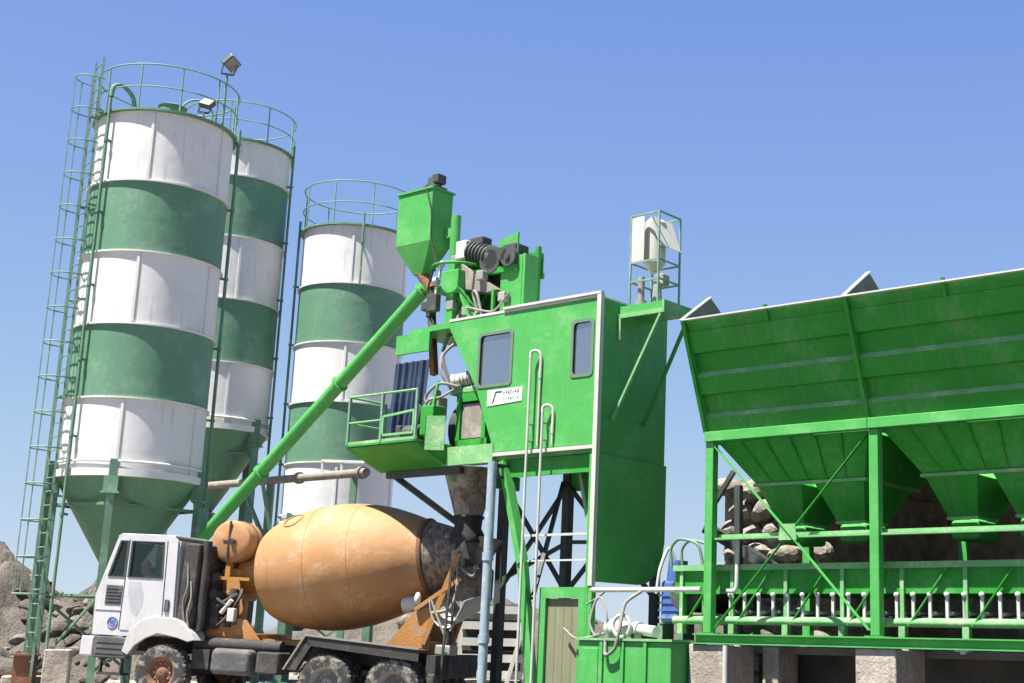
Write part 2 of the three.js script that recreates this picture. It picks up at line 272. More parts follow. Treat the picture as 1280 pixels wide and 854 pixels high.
// ---------------------------------------------------------------- silos
function makeSilo(label, x, z, o) {
  const rotY = Math.atan2(-x, -z), R = o.R, t = thing('cement_silo', label, 'silo', [x, 0, z], rotY, 'cement silos with white and green bands');
  const pt = (a, r, y) => [r * Math.sin(a), y, r * Math.cos(a)];
  o.rings.forEach(([y1, y0, white], i) => {
    const g = new THREE.CylinderGeometry(R, R, y1 - y0, 96, 1, true).translate(0, (y0 + y1) / 2, 0), uv = g.attributes.uv, p = g.attributes.position;
    for (let k = 0; k < uv.count; k++) uv.setXY(k, uv.getX(k) * 2 * Math.PI * R + i * 1.37, p.getY(k) + i * .61);
    const rg = part('shell_ring', keep(g), white ? M.siloWhite : M.siloGreen, t);
    for (const a of (white ? o.seams : [])) {
      const b = box(-.03, .03, y0 + .05, y1 - .05, 0, .035).rotateY(0); b.translate(0, 0, R - .006); b.rotateY(a);
      part('seam_strip', b, M.siloWhite, rg);
    }
    if (i) part('flange', [new THREE.CylinderGeometry(R + .055, R + .055, .035, 96, 1, true).translate(0, y1, 0), new THREE.RingGeometry(R - .01, R + .055, 96).rotateX(-Math.PI / 2).translate(0, y1 + .0175, 0), new THREE.RingGeometry(R - .01, R + .055, 96).rotateX(Math.PI / 2).translate(0, y1 - .0175, 0)], M.siloWhite, t);
  });
  const yT = o.rings[0][0], yB = o.rings.at(-1)[1];
  part('bottom_flange', [new THREE.CylinderGeometry(R + .07, R + .07, .16, 96, 1, true).translate(0, yB + .02, 0), new THREE.RingGeometry(R - .02, R + .07, 96).rotateX(Math.PI / 2).translate(0, yB - .06, 0), new THREE.RingGeometry(R - .02, R + .07, 96).rotateX(-Math.PI / 2).translate(0, yB + .1, 0), ring(R + .05, .03, yB + .26, 96)], M.siloWhite, t);
  part('roof', [new THREE.CylinderGeometry(R * .25, R + .1, .3, 96).translate(0, yT + .19, 0), new THREE.CylinderGeometry(R + .1, R + .1, .05, 96).translate(0, yT + .025, 0)], M.siloFrame, t);
  const cone = part('cone', new THREE.LatheGeometry([[.2, yB - o.cone], [R * .97, yB - .12], [R - .01, yB - .04]].map(p => new THREE.Vector2(...p)), 72), M.siloGreen, t);
  part('outlet_valve', [new THREE.CylinderGeometry(.2, .2, .35, 24).translate(0, yB - o.cone - .16, 0), new THREE.CylinderGeometry(.29, .29, .05, 24).translate(0, yB - o.cone - .05, 0), new THREE.CylinderGeometry(.29, .29, .05, 24).translate(0, yB - o.cone - .3, 0), box(.15, .55, yB - o.cone - .25, yB - o.cone - .1, -.08, .08)], M.steelGrey, cone);
  // legs
  o.legs.forEach(([a, w]) => {
    const l = part('leg', [bar(pt(a, R + w * .2, 0.05), pt(a, R + w * .2, yB + .3), w), rbox(-.22, .22, 0, .05, -.22, .22, .01).rotateY(a).translate(...pt(a, R + w * .2, 0))], M.siloFrame, t);
    part('bracket', [box(-.15, .15, yB - .4, yB - .07, -.1, .12).rotateY(a).translate(...pt(a, R, 0)), box(-.2, .2, yB - .44, yB - .40, -.1, .15).rotateY(a).translate(...pt(a, R, 0))], M.siloFrame, l);
  });
  o.legs.forEach(([a, w], i) => {
    const [b] = o.legs[(i + 1) % o.legs.length], r = R + .02;
    part('brace', [bar(pt(a, r, .4), pt(b, r, 2.0), .05), bar(pt(a, r, yB - .65), pt(b, r, yB - .65), .06), bar(pt(a, r, 2.0), pt(b, r, 2.0), .05)], M.siloFrame, t);
  });
  // guard rail
  const rh = 1.12 + (o.railH || 0), rail = part('guard_rail', [ring(R + .06, .02, yT + rh, 72), ring(R + .06, .017, yT + rh * .52, 72)], M.railGreen, t);
  for (let k = 0; k < o.posts; k++) { const a = k / o.posts * 6.2832 + o.post0; part('rail_post', tube(pt(a, R + .06, yT), pt(a, R + .06, yT + rh), .019, 8), M.railGreen, rail); }
  // caged ladder
  if (o.ladder !== undefined) {
    const a = o.ladder, yy0 = o.ladderY, yy1 = yT + 1.35, off = R + .2, tx = [Math.cos(a), -Math.sin(a)], rd = [Math.sin(a), Math.cos(a)];
    const L = (s, r, y) => [rd[0] * r + tx[0] * s, y, rd[1] * r + tx[1] * s];
    const ld = part('ladder', [bar(L(-.21, off, yy0), L(-.21, off, yy1), .05), bar(L(.21, off, yy0), L(.21, off, yy1), .05)], M.railGreen, t);
    for (let y = yy0 + .3; y < yy1; y += .3) part('rung', tube(L(-.21, off, y), L(.21, off, y), .014, 6), M.railGreen, ld);
    for (let y = yy0 + 1.6; y < yT; y += 2.2) for (const e of [-.21, .21]) part('wall_bracket', bar(L(e, R - .05, y), L(e, off, y), .04), M.railGreen, ld);
    const hoop = y => { const q = []; for (let i = 0; i <= 14; i++) { const f = -Math.PI * .06 + Math.PI * 1.12 * i / 14; q.push(L(-.32 * Math.cos(f), off + .12 + .38 * Math.sin(f) - .1 * (i === 0 || i === 14), y)); } return hose(q, .017, 36, 6); };
    for (let y = yy0 + 1.7; y <= yy1 + .01; y += .78) part('cage_hoop', hoop(y), M.railGreen, ld);
    for (const f of [.1, .5, .9]) { const c = -.32 * Math.cos(Math.PI * f), s = off + .12 + .38 * Math.sin(Math.PI * f); part('cage_bar', bar(L(c, s, yy0 + 1.7), L(c, s, yy0 + 1.7 + .78 * Math.floor((yy1 + .01 - yy0 - 1.7) / .78)), .024), M.railGreen, ld); }
  }
  (o.pipes || []).forEach(([a, r, y0, bend, m]) => {
    const rr_ = R + r + .09, pts = [pt(a, rr_, y0), pt(a, rr_, (y0 + yT) / 2), pt(a, rr_, yT + .35)];
    const pp = part('filling_pipe', tube(pts[0], pts[2], r, 12), m, t);
    if (bend) part('elbow', [hose([pts[2], pt(a, rr_ - .05, yT + .62), pt(a, rr_ - .3, yT + .72), pt(a, rr_ - .6, yT + .55), pt(a, rr_ - .72, yT + .1)], r * 1.5, 30, 10)], M.siloFrame, pp);
    for (let y = y0 + 1.2; y < yT; y += 1.7) part('pipe_clamp', [bar(pt(a, R - .01, y), pt(a, rr_, y), .05), tube(pt(a, rr_, y - .03), pt(a, rr_, y + .03), r + .02, 12)], M.siloFrame, pp);
  });
  if (o.filter) { const f = part('roof_hatch', [new THREE.CylinderGeometry(.3, .3, .16, 24).translate(...pt(o.filter, R * .45, yT + .36)), new THREE.CylinderGeometry(.2, .33, .06, 24).translate(...pt(o.filter, R * .45, yT + .47))], M.siloFrame, t); part('inspection_hoop', arcTube(.36, .025, 0, -1.57, 1.57, 20).rotateX(-Math.PI / 2).translate(...pt(o.filter + .5, R * .7, yT + .3)), M.railGreen, f); }
  return t;
}
const sil = (top, n, RH, first) => { const r = []; let y = top; for (let i = 0; i < n; i++) { const h = i === 0 && first ? first : RH; r.push([y, y - h, i % 2 === 0]); y -= h; } return r; };
const silo1 = makeSilo('large white and green banded silo with a caged ladder and a floodlight on its rail', -11.93, -31, {
  R: 1.54, rings: sil(12.9, 5, 1.66), seams: [-.19, .95, -1.35], cone: 2.25, legs: [[-1.42, .30], [-.22, .15], [1.3, .2], [2.9, .2]], posts: 11, post0: .15,
  ladder: -1.16, ladderY: .3, pipes: [[-.86, .034, .8, true, M.siloFrame], [1.52, .04, 3.2, false, M.siloFrame]], filter: .12 });
makeSilo('tall banded silo standing close behind the silo with the caged ladder', -12.45, -38, {
  R: 1.5, rings: sil(14.9, 5, 1.78, 1.04), seams: [.2], cone: 2.2, legs: [[-.7, .2], [.85, .2], [2.4, .2], [3.9, .2]], posts: 9, post0: .5, pipes: [[1.25, .035, 6, false, M.siloFrame]] });
makeSilo('banded silo standing behind the inclined green screw conveyor', -8.92, -38.5, {
  R: 1.5, railH: .18, rings: sil(12.6, 5, 1.68), seams: [-.06, 1.2], cone: 2.2, legs: [[-.9, .2], [.7, .2], [2.3, .2], [3.9, .2]], posts: 9, post0: .25, pipes: [[-1.45, .035, 3, false, M.siloFrame], [.1, .03, 10.9, false, M.siloFrame]] });
{ // floodlights standing on the rail of the first silo
  const R = 1.6, yT = 12.9;
  for (const [a, h, s, lab, yaw] of [[.86, 1.32, 1, 'grey floodlight on a tall pole at the silo guard rail', .9], [.5, .2, .8, 'small dark floodlight sitting low on the silo roof rim', 2.6]]) {
    silo1.updateMatrixWorld();
    const w = V(R * Math.sin(a), yT + (s < 1 ? .08 : .04), (R - (s < 1 ? .3 : 0)) * Math.cos(a)).applyMatrix4(silo1.matrixWorld);
    const t = thing('floodlight', lab, 'floodlight', [w.x, w.y, w.z], silo1.rotation.y);
    part('pole', tube([0, 0, 0], [0, h, 0], .028, 10), M.siloFrame, t);
    const hd = part('lamp_head', [rbox(-.2 * s, .2 * s, -.16 * s, .16 * s, -.06, .08, .03).rotateX(.5).rotateY(yaw).rotateZ(-.35).translate(.06, h + .3 * s, 0)], M.lampBody, t);
    part('lens', rbox(-.17 * s, .17 * s, -.13 * s, .13 * s, .075, .09, .005).rotateX(.5).rotateY(yaw).rotateZ(-.35).translate(.06, h + .3 * s, 0), M.lampGlass, hd);
    part('yoke', [bar([-.14 * s, h, 0], [.14 * s, h, 0], .04), bar([-.14 * s, h, 0], [-.1 * s, h + .25 * s, 0], .03), bar([.14 * s, h, 0], [.22 * s, h + .25 * s, 0], .03)], M.lampBody, hd);
  }
}

// ---------------------------------------------------------------- aggregate bins
const POST = [2.34, 5.26, 8.2, 11.14];
{
  const t = plantThing('aggregate_bin', 'long green steel aggregate bin with flared ribbed panels on posts over concrete piers', 'aggregate bin', [2.2, 1.3, 0]);
  const u0 = 2.1, u1 = 11.3;
  const frontBeam = part('base_beam', [box(u0, u1, 1.325, 1.44, -.09, -.05), box(u0, u1, 1.44, 1.46, -.12, .035), box(u0, u1, 1.305, 1.325, -.12, .07)], M.green, t);
  part('base_beam', [box(u0, u1, 1.325, 1.44, -3.09, -3.05), box(u0, u1, 1.44, 1.46, -3.12, -2.97), box(u0, u1, 1.305, 1.325, -3.12, -2.97)], M.green, t);
  for (const p of POST) {
    const f = part('post', [rbox(p - .075, p + .075, 1.475, 4.44, -.15, 0, .012)], M.green, t);
    part('foot_plate', box(p - .16, p + .16, 1.46, 1.475, -.2, .03), M.green, f);
    const r = part('post', [rbox(p - .075, p + .075, 1.475, 4.44, -3.1, -2.95, .012)], M.green, t);
    part('foot_plate', box(p - .16, p + .16, 1.46, 1.475, -3.15, -2.9), M.green, r);
    part('cross_beam', [box(p - .06, p + .06, 1.33, 1.43, -3.04, -.12), box(p - .06, p + .06, 4.44, 4.58, -2.94, -.11)], M.green, t);
  }
  for (let i = 0; i < 3; i++) {
    const a = POST[i], b = POST[i + 1], e = .004;
    part('top_beam', rbox(a - .075 + e + (i ? .0 : 0), b - .075 - e, 4.442, 4.6, -.1, .045, .01), M.green, t);
    part('top_beam', box(a - .075 + e, b - .075 - e, 4.442, 4.6, -3.1, -2.95), M.green, t);
    // flared front panel with pressed steps
    const H = 1.70, F = .66, y0 = 4.585, prof = [[0, 0], [.135, 0], [.165, -.085], [.325, -.085], [.345, 0], [.50, 0], [.532, -.085], [.695, -.085], [.715, 0], [.90, 0], [.905, -.02], [1, -.02]];
    const nrm = [H / Math.hypot(H, F), -F / Math.hypot(H, F)];                        // outward (z, y)
    const path = prof.map(([s, d]) => [y0 + s * H + d * nrm[1], -.02 + s * F + d * nrm[0]]);
    const strip = [];
    for (let k = 0; k < path.length - 1; k++) strip.push(slab([[a - .06, path[k][0], path[k][1]], [b - .09, path[k][0], path[k][1]], [b - .09, path[k + 1][0], path[k + 1][1]], [a - .06, path[k + 1][0], path[k + 1][1]]], .006));
    const ledges = [strip[1], strip[5]], fp = part('front_panel', strip.filter(g => !ledges.includes(g)), M.greenShaded, t);
    for (const g of ledges) part('lit_ledge', g, M.greenWornLit, fp);  // paler green puts the light on these upward faces into the colour
    for (const f of [.5]) { const m = a + (b - a) * f; part('rim_bracket', bar([m, y0 + .9 * H, -.02 + .9 * F + .01], [m, y0 + H + .08, -.02 + F + .03], .05, .04), M.greenShaded, fp); }
    part('top_rim', [bar([a - .07, y0 + H + .012, F + .015], [b - .08, y0 + H + .012, F + .015], .09, .022)], M.steelPale, fp);
    part('rear_panel', slab([[a - .06, y0, -3.0], [a - .06, y0 + H, -3.7], [b - .09, y0 + H, -3.7], [b - .09, y0, -3.0]], .01), M.greenShaded, t);
    // hopper under the bay: one wide funnel, then two outlets
    const zf = -.13, zr = -2.93;
    const up = part('hopper', frustum([a + .08, b - .16, zr, zf], 4.44, [a + .50, b - .48, -2.45, -.62], 3.80), M.greenShaded, t);
    for (let k = 1; k < 6; k++) { const f = k / 6, m0 = a + .08 + (b - a - .24) * f, m1 = a + .5 + (b - a - .98) * f; part('stiffener', bar([m0, 4.43, zf + .01], [m1, 3.82, -.61], .016, .05), M.greenShaded, up); }
    part('joint_flange', [bar([a + .46, 3.79, -.60], [b - .44, 3.79, -.60], .05, .05), bar([a + .49, 3.79, -2.4], [a + .49, 3.79, -.63], .04, .05), bar([b - .47, 3.79, -2.4], [b - .47, 3.79, -.63], .04, .05)], M.greenWornLit, up);
    const mid = (a + b) / 2 - .02;
    for (const [c0, c1] of [[a + .52, mid - .12], [mid + .12, b - .5]]) {
      const w = (c1 - c0) * .22, ou = part('outlet', frustum([c0, c1, -2.2, -.63], 3.77, [c0 + w, c1 - w, -1.75, -1.0], 3.2), M.greenShaded, t);
      part('outlet_lip', [bar([c0 + w - .02, 3.19, -.99], [c1 - w + .02, 3.19, -.99], .03, .04), bar([c0 + w, 3.19, -1.7], [c0 + w, 3.19, -1.02], .03, .04), bar([c1 - w, 3.19, -1.7], [c1 - w, 3.19, -1.02], .03, .04)], M.greenWornLit, ou);
      part('gate', [rbox(c0 + w, c1 - w, 2.88, 3.17, -1.72, -1.04, .06), tube([c0 + w - .08, 3.08, -1.38], [c1 - w + .08, 3.08, -1.38], .05, 10)], M.greenShaded, ou);
      part('gate_ram', [tube([(c0 + c1) / 2, 3.0, -1.0], [(c0 + c1) / 2 + .1, 2.98, -.5], .035, 10), tube([(c0 + c1) / 2 + .1, 2.98, -.5], [(c0 + c1) / 2 + .14, 2.97, -.2], .02, 8)], M.steelGrey, ou);
    }
    if (i === 0 || i === 2) {
      part('brace', [bar([a + .1, 4.36, -.02], [3.82, 2.98, -.02].map((v, k) => k ? v : (a + b) / 2), .075, .012), bar([(a + b) / 2, 2.98, -.02], [b - .1, 1.55, -.02], .075, .012)], M.green, t);
      part('brace', [bar([b - .12, 4.38, -.06], [a + .12, 1.55, -.06], .06, .012)], M.greenShaded, t);
      part('gusset', slab([[(a + b) / 2 - .16, 2.86, .0], [(a + b) / 2 + .16, 2.86, .0], [(a + b) / 2 + .13, 3.1, .0], [(a + b) / 2 - .13, 3.1, .0]], .014), M.greenWornLit, t);
    }
  }
  for (const p of POST) {   // partitions and end walls rise to a low peak over the rim
    const plate = part('partition', slab([[p - .09, 4.6, -3.0], [p - .09, 4.6, -.02], [p - .09, 6.29, .66], [p - .09, 6.29, -3.7]].reverse(), .02), M.greenShaded, t);
    part('peak_plate', slab([[p - .085, 6.27, .67], [p - .085, 6.30, .67], [p - .085, 6.83, -.1], [p - .085, 6.30, -.95], [p - .085, 6.27, -.95]].reverse(), .03), M.binPlate, plate);
    part('peak_edge', bar([p - .1, 6.30, .69], [p - .1, 6.845, -.1], .07, .02), M.steelPale, plate);
    part('panel_rib', bar([p - .075, 4.6, .0], [p - .075, 6.29, .68], .06, .05), M.greenShaded, plate);
  }
  part('rail_angle', [box(u0 + .3, u1, 2.90, 2.93, -.22, -.06), box(u0 + .3, u1, 2.93, 2.99, -.22, -.2)], M.greenWornLit, t);
  for (const u of [4.0, 7.0]) part('bolt_cap', [new THREE.CylinderGeometry(.05, .04, .05, 10).translate(u + 2.6, 1.275, .0), box(u + 2.5, u + 2.7, 1.285, 1.304, -.06, .05)], M.steelPale, frontBeam);
}
{ // belt conveyor under the bins
  const t = plantThing('belt_conveyor', 'green belt conveyor with a row of white capped rollers under the aggregate bin', 'conveyor', [1.5, 1.46, -.3]);
  const a = 1.45, b = 11.2;
  part('side_beam', [box(a, b, 2.44, 2.53, -.42, -.30)], M.greenWornLit, t);
  part('side_plate', box(a, b, 2.08, 2.44, -.40, -.375), M.greenShaded, t);
  part('lower_beam', [tube([a, 1.67, -.36], [b, 1.67, -.36], .065, 14)], M.greenWornLit, t);
  part('side_beam', [box(a, b, 2.08, 2.53, -2.1, -2.0)], M.greenShaded, t);
  part('belt', [slab([[a, 2.5, -.45], [b, 2.5, -.45], [b, 2.3, -.8], [a, 2.3, -.8]], .02), slab([[a, 2.3, -.8], [b, 2.3, -.8], [b, 2.3, -1.6], [a, 2.3, -1.6]], .02), slab([[a, 2.3, -1.6], [b, 2.3, -1.6], [b, 2.5, -1.95], [a, 2.5, -1.95]], .02), box(a, b, 1.74, 1.76, -1.9, -.5)], M.rubber, t);
  for (let u = 1.6; u < b; u += .98) part('upright', [box(u - .03, u + .03, 1.60, 2.44, -.375, -.33), box(u - .05, u + .05, 1.46, 1.62, -.42, -.31)], M.greenWornLit, t);
  for (let u = 1.6; u < b; u += .98) part('diagonal', bar([u + .1, 1.62, -.322], [u + .72, 2.44, -.322], .05, .016), M.greenShaded, t);
  for (let u = 2.55; u < b; u += .262) {
    const r = part('roller_bracket', [box(u - .022, u + .022, 1.73, 2.06, -.37, -.33), tube([u, 1.80, -1.9], [u, 1.80, -.37], .03, 8)], M.steelPale, t);
    part('cap', new THREE.SphereGeometry(.04, 10, 8).translate(u, 2.06, -.33), M.steelPale, r);
  }
  part('tail_drum', tube([a + .1, 2.1, -1.9], [a + .1, 2.1, -.5], .3, 24), M.steelDark, t);
  for (const u of [1.55, 2.0]) part('stand', [box(u - .05, u + .05, 1.46, 2.44, -.5, -.42), box(u - .05, u + .05, 1.46, 2.44, -1.98, -1.9)], M.green, t);
  part('guard_hoop', [hose([[1.42, 2.5, -.3], [1.4, 2.8, -.3], [1.55, 2.95, -.32], [1.9, 2.86, -.34], [2.0, 2.53, -.36]], .025, 30, 6), hose([[1.42, 2.5, -.6], [1.4, 2.8, -.6], [1.55, 2.95, -.62], [1.9, 2.86, -.64], [2.0, 2.53, -.64]], .025, 30, 6)], M.siloFrame, t);
}
{ // concrete foundation
  const t = plantThing('concrete_foundation', 'pale rough concrete piers carrying the aggregate bin with added shading slab and walls', 'foundation', [2.2, 0, 0]);
  for (const [c0, c1, z0, z1] of [[2.02, 2.68, -.85, .02], [2.78, 3.08, -1.5, -.9], [4.95, 5.6, -.9, .02], [7.9, 8.55, -.9, .02], [10.85, 11.5, -.9, .02], [2.05, 2.7, -3.3, -2.6], [4.95, 5.6, -3.3, -2.6], [7.9, 8.55, -3.3, -2.6], [10.85, 11.5, -3.3, -2.6]]) {
    const g = new RoundedBoxGeometry(c1 - c0, 1.28, z1 - z0, 5, .03), p = g.attributes.position;
    for (let i = 0; i < p.count; i++) p.setXYZ(i, p.getX(i) + .03 * (fbm(p.getY(i) * .3 + 3, p.getZ(i) * .3 + 3, 9, 9, 3, 3) - .5), p.getY(i), p.getZ(i) + .03 * (fbm(p.getY(i) * .3 + 5, p.getX(i) * .3 + 3, 9, 9, 3, 4) - .5));
    part('pier', g.translate((c0 + c1) / 2, .66, (z0 + z1) / 2), M.concrete, t);
  }
  part('slab', box(2.3, 11.6, 1.18, 1.29, -2.55, -.95), M.shadeConcrete, t);  // roof slab added to keep the space under the base in shade
  part('shade_wall', box(2.3, 11.6, -.02, 1.28, -2.59, -2.3), M.shadeConcrete, t); part('end_wall', box(2.3, 2.6, -.02, 1.17, -2.28, -1.55), M.shadeConcrete, t); part('floor', box(2.3, 11.6, .03, .07, -2.28, .02), M.shadeConcrete, t);  // walls added to block light under the bins, floor in the same shade colour
}
{ // stone retaining wall behind the bins, plus a ramp added for shade
  const t = plantThing('retaining_wall', 'rough pinkish stone retaining wall and added shading ramp behind the aggregate bin', 'wall', [2, 0, -5]);
  part('core', box(-.2, 1.9, -.02, 4.4, -9.0, -4.15), M.wallStone, t);
  part('shade_ramp_deck', box(1.9, 12.5, 6.0, 6.2, -9.5, -3.8), M.concrete, t);  // unseen deck, added with its walls to darken the space behind the bins
  part('shade_ramp_wall', [box(1.85, 12.47, -.03, 6.03, -9.47, -8.6), box(12.2, 12.45, -.03, 6.04, -8.7, -4.1), box(1.86, 2.2, 4.3, 6.05, -8.7, -4.1)], M.wallStone, t);
  for (let r = 0; r < 11; r++) for (let c = 0; c < 4; c++) {
    const w = rr(.46, .62), h = .4, me = new THREE.Mesh(stoneGeo[(r * 5 + c * 3) % 8], M.wallStone); me.name = 'stone';
    me.position.set(-.1 + c * .56 + (r % 2) * .26 + rr(-.06, .06) - 2, .2 + r * h + rr(-.04, .04), -4.1 + rr(-.08, .04) + 5); me.scale.set(w * .64, h * .7, .3); me.rotation.set(rr(-.2, .2), rr(-.3, .3), rr(-.15, .15)); t.add(me);
  }
}
{ const t = plantThing('steel_prop', 'dark steel props leaning behind the end post of the aggregate bin', 'prop', [.6, 0, -3.5]);
  part('prop', bar([.55, 4.2, -3.5], [.6, 0.01, -3.5], .12), M.steelDark, t); part('prop', bar([-.25, 3.45, -3.62], [1.6, 2.5, -3.62], .2), M.steelDark, t); part('prop', bar([-.25, 3.75, -3.7], [.3, 4.5, -3.7], .08), M.steelDark, t); }

// ---------------------------------------------------------------- control cabin on its tower
{
  const t = plantThing('control_cabin', 'green batching cabin with two windows and a white sign on a steel tower', 'control cabin', [-.05, 0, -.05]);
  const fr = part('front_wall', [(() => {
    const s = new THREE.Shape([[-4.25, 7.03], [-3.72, 7.03], [-2.93, 5.80], [-2.40, 4.58], [-.06, 4.58], [-.06, 7.14], [-4.25, 7.14]].map(p => new THREE.Vector2(...p)));
    for (const [a, b, c, d] of [[-2.90, -2.06, 5.80, 6.80], [-.63, -.15, 5.78, 6.77]]) { const h = new THREE.Path(), r = .09; h.moveTo(a + r, c); h.lineTo(b - r, c); h.quadraticCurveTo(b, c, b, c + r); h.lineTo(b, d - r); h.quadraticCurveTo(b, d, b - r, d); h.lineTo(a + r, d); h.quadraticCurveTo(a, d, a, d - r); h.lineTo(a, c + r); h.quadraticCurveTo(a, c, a + r, c); s.holes.push(h); }
    return new THREE.ExtrudeGeometry(s, { depth: .06, bevelEnabled: false, curveSegments: 6 }).translate(0, 0, -.06);
  })()], M.green, t);
  for (const [a, b, c, d] of [[-2.90, -2.06, 5.80, 6.80], [-.63, -.15, 5.78, 6.77]]) {
    const s = new THREE.Shape(), r = .10, rc = (S, a, b, c, d, r) => { S.moveTo(a + r, c); S.lineTo(b - r, c); S.quadraticCurveTo(b, c, b, c + r); S.lineTo(b, d - r); S.quadraticCurveTo(b, d, b - r, d); S.lineTo(a + r, d); S.quadraticCurveTo(a, d, a, d - r); S.lineTo(a, c + r); S.quadraticCurveTo(a, c, a + r, c); };
    rc(s, a - .02, b + .02, c - .02, d + .02, r); const h = new THREE.Path(); rc(h, a + .035, b - .035, c + .035, d - .035, r * .8); s.holes.push(h);
    const w = part('window', new THREE.ExtrudeGeometry(s, { depth: .014, bevelEnabled: false, curveSegments: 6 }).translate(0, 0, .002), M.windowSeal, t);
    part('pane', box(a + .01, b - .01, c + .01, d - .01, -.035, -.027), M.film, w);
  }
  part('end_wall', slab([[-.005, 4.42, 0], [-.005, 4.42, -1.92], [-.005, 7.14, -1.92], [-.005, 7.14, 0]], .05), M.green, t);
  part('rear_wall', box(-4.2, -.06, 4.42, 7.14, -1.92, -1.88), M.green, t);
  part('left_wall', slab([[-3.0, 5.8, -.07], [-3.0, 5.8, -1.87], [-2.45, 4.6, -1.87], [-2.45, 4.6, -.07]], .04), M.green, t);
  part('floor', box(-2.4, -.06, 4.46, 4.54, -1.87, -.07), M.steelDark, t);
  part('roof', [box(-3.72, -.06, 7.143, 7.19, -1.94, .01)], M.steelPale, t);
  part('roof_trim', box(-2.3, .03, 7.195, 7.24, -.04, .05), M.steelPale, t);
  part('corner_trim', [box(-.055, .035, 2.2, 7.19, -.05, .045)], M.palePipe, t);
  part('floor_beam', [box(-2.40, -.06, 4.44, 4.575, -.12, -.065)], M.green, t); part('floor_trim', box(-2.40, -.06, 4.50, 4.565, -.06, .03), M.palePipe, t);
  part('floor_beam', [box(-3.70, -2.41, 4.40, 4.74, -.12, .02)], M.greenWornLit, t);
  part('under_beam', [box(-2.2, -.08, 4.12, 4.42, -.16, -.10), box(-2.2, -.08, 4.05, 4.42, -1.9, -1.82), box(-3.6, -3.5, 4.12, 4.38, -1.9, -.14), box(-.1, -.02, 4.12, 4.42, -1.8, -.18)], M.greenShaded, t);
  part('side_arm', [box(-5.20, -4.27, 6.66, 7.04, -.07, -.01)], M.green, t);
  // lower hoist plate with its rounded foot
  const q = []; for (const [z, y] of [[-.06, 4.405], [-1.92, 4.405], [-1.92, 3.05]]) q.push([z, y]); for (let i = 1; i <= 8; i++) { const f = i / 8 * Math.PI / 2; q.push([-1.2 - .70 * Math.cos(f), 3.05 - .78 * Math.sin(f)]); } q.push([-.06, 2.27]);
  const hp = part('hoist_plate', slab(q.map(([z, y]) => [-.005, y, z]), .05), M.green, t);
  // tower
  part('corner_post', [rbox(-.12, -.062, .02, 4.40, -.09, .03, .01), rbox(-.058, .03, .02, 2.19, -.09, .03, .01)], M.green, t);
  part('inclined_leg', [bar([-2.18, 4.40, -.05], [-1.62, 2.6, -.05], .19, .12), bar([-1.62, 2.6, -.05], [-1.2, .02, -.05], .17, .12)], M.green, t);
  part('rear_post', bar([-2.2, 0.02, -1.85], [-2.2, 4.4, -1.85], .16), M.steelDark, t);
  part('rear_post', bar([-.1, 0.02, -1.85], [-.1, 4.3, -1.85], .14), M.steelDark, t);
  part('rear_post', bar([-3.9, 0.02, -1.9], [-3.9, 4.4, -1.9], .16), M.steelDark, t);
  for (const [p, s] of [[[-2.2, 4.2, -1.8], [-.1, 2.1, -1.8]], [[-.1, 4.2, -1.8], [-2.2, 2.1, -1.8]], [[-2.2, 3.1, -1.82], [-.1, 3.05, -1.82]], [[-2.2, 2.1, -1.8], [-.1, .2, -1.8]], [[-3.9, 4.3, -1.86], [-2.2, 2.2, -1.86]], [[-3.9, 2.2, -1.86], [-2.2, 4.2, -1.86]], [[-3.9, 2.4, -1.88], [-2.2, 3.1, -1.88]], [[-2.2, 4.2, -1.7], [-1.4, 2.0, -.1]], [[-.6, 4.3, -1.2], [-.2, 2.2, -.2]]]) part('brace', bar(p, s, .07), M.steelDark, t);
  part('hoist_guide', bar([-.85, 4.35, -.6], [-.12, 2.5, -.3], .11), M.greenWornLit, t);
  part('hoist_guide', bar([-.65, 4.35, -1.2], [-.1, 2.9, -1.0], .11), M.greenWornLit, t);
  part('cross_bar', [box(-1.6, -.1, 3.05, 3.09, -.08, -.04), box(-1.5, -.1, 2.62, 2.65, -.08, -.04)], M.palePipe, t);
  const pf = part('panel_frame', [box(-1.12, -.1, 2.0, 2.18, -.08, .03), box(-1.12, -.98, .02, 2.0, -.08, .03), box(-.25, -.1, .02, 2.0, -.08, .03)], M.green, t);
  for (let k = 0; k < 4; k++) part('board', box(-.97 + k * .18, -.97 + k * .18 + .174, .04, 1.99, -.06 - .005 * (k % 2), -.03), M.board, pf);
  for (const [u, top, bot] of [[-1.48, 6.32, .05], [-1.14, 5.31, .05]]) {
    const h = part('handrail', [tube([u, bot, .13], [u, top - .12, .13], .024, 12), hose([[u, top - .14, .13], [u, top - .04, .125], [u + .05, top, .10], [u + .12, top - .02, .06], [u + .16, top - .12, .035], [u + .16, top - .5, .035]], .028, 30, 10), tube([u + .16, 4.62, .035], [u + .16, top - .48, .035], .02, 10)], M.palePipe, t);
    for (const y of [4.7, 5.0]) part('rail_bracket', bar([u, y, .0], [u, y, .13], .03), M.palePipe, h);
  }
  const sg = part('sign', ext([[-2.62, 5.43], [-1.76, 5.47], [-1.76, 5.72], [-2.62, 5.72]], .008).translate(0, 0, .004), M.sign, t);
  part('lettering', [ext([[-2.50, 5.47], [-2.46, 5.47], [-2.38, 5.69], [-2.42, 5.69]], .003).translate(0, 0, .0125), ext([[-2.42, 5.655], [-2.26, 5.655], [-2.25, 5.69], [-2.405, 5.69]], .003).translate(0, 0, .0125)], M.ink, sg);
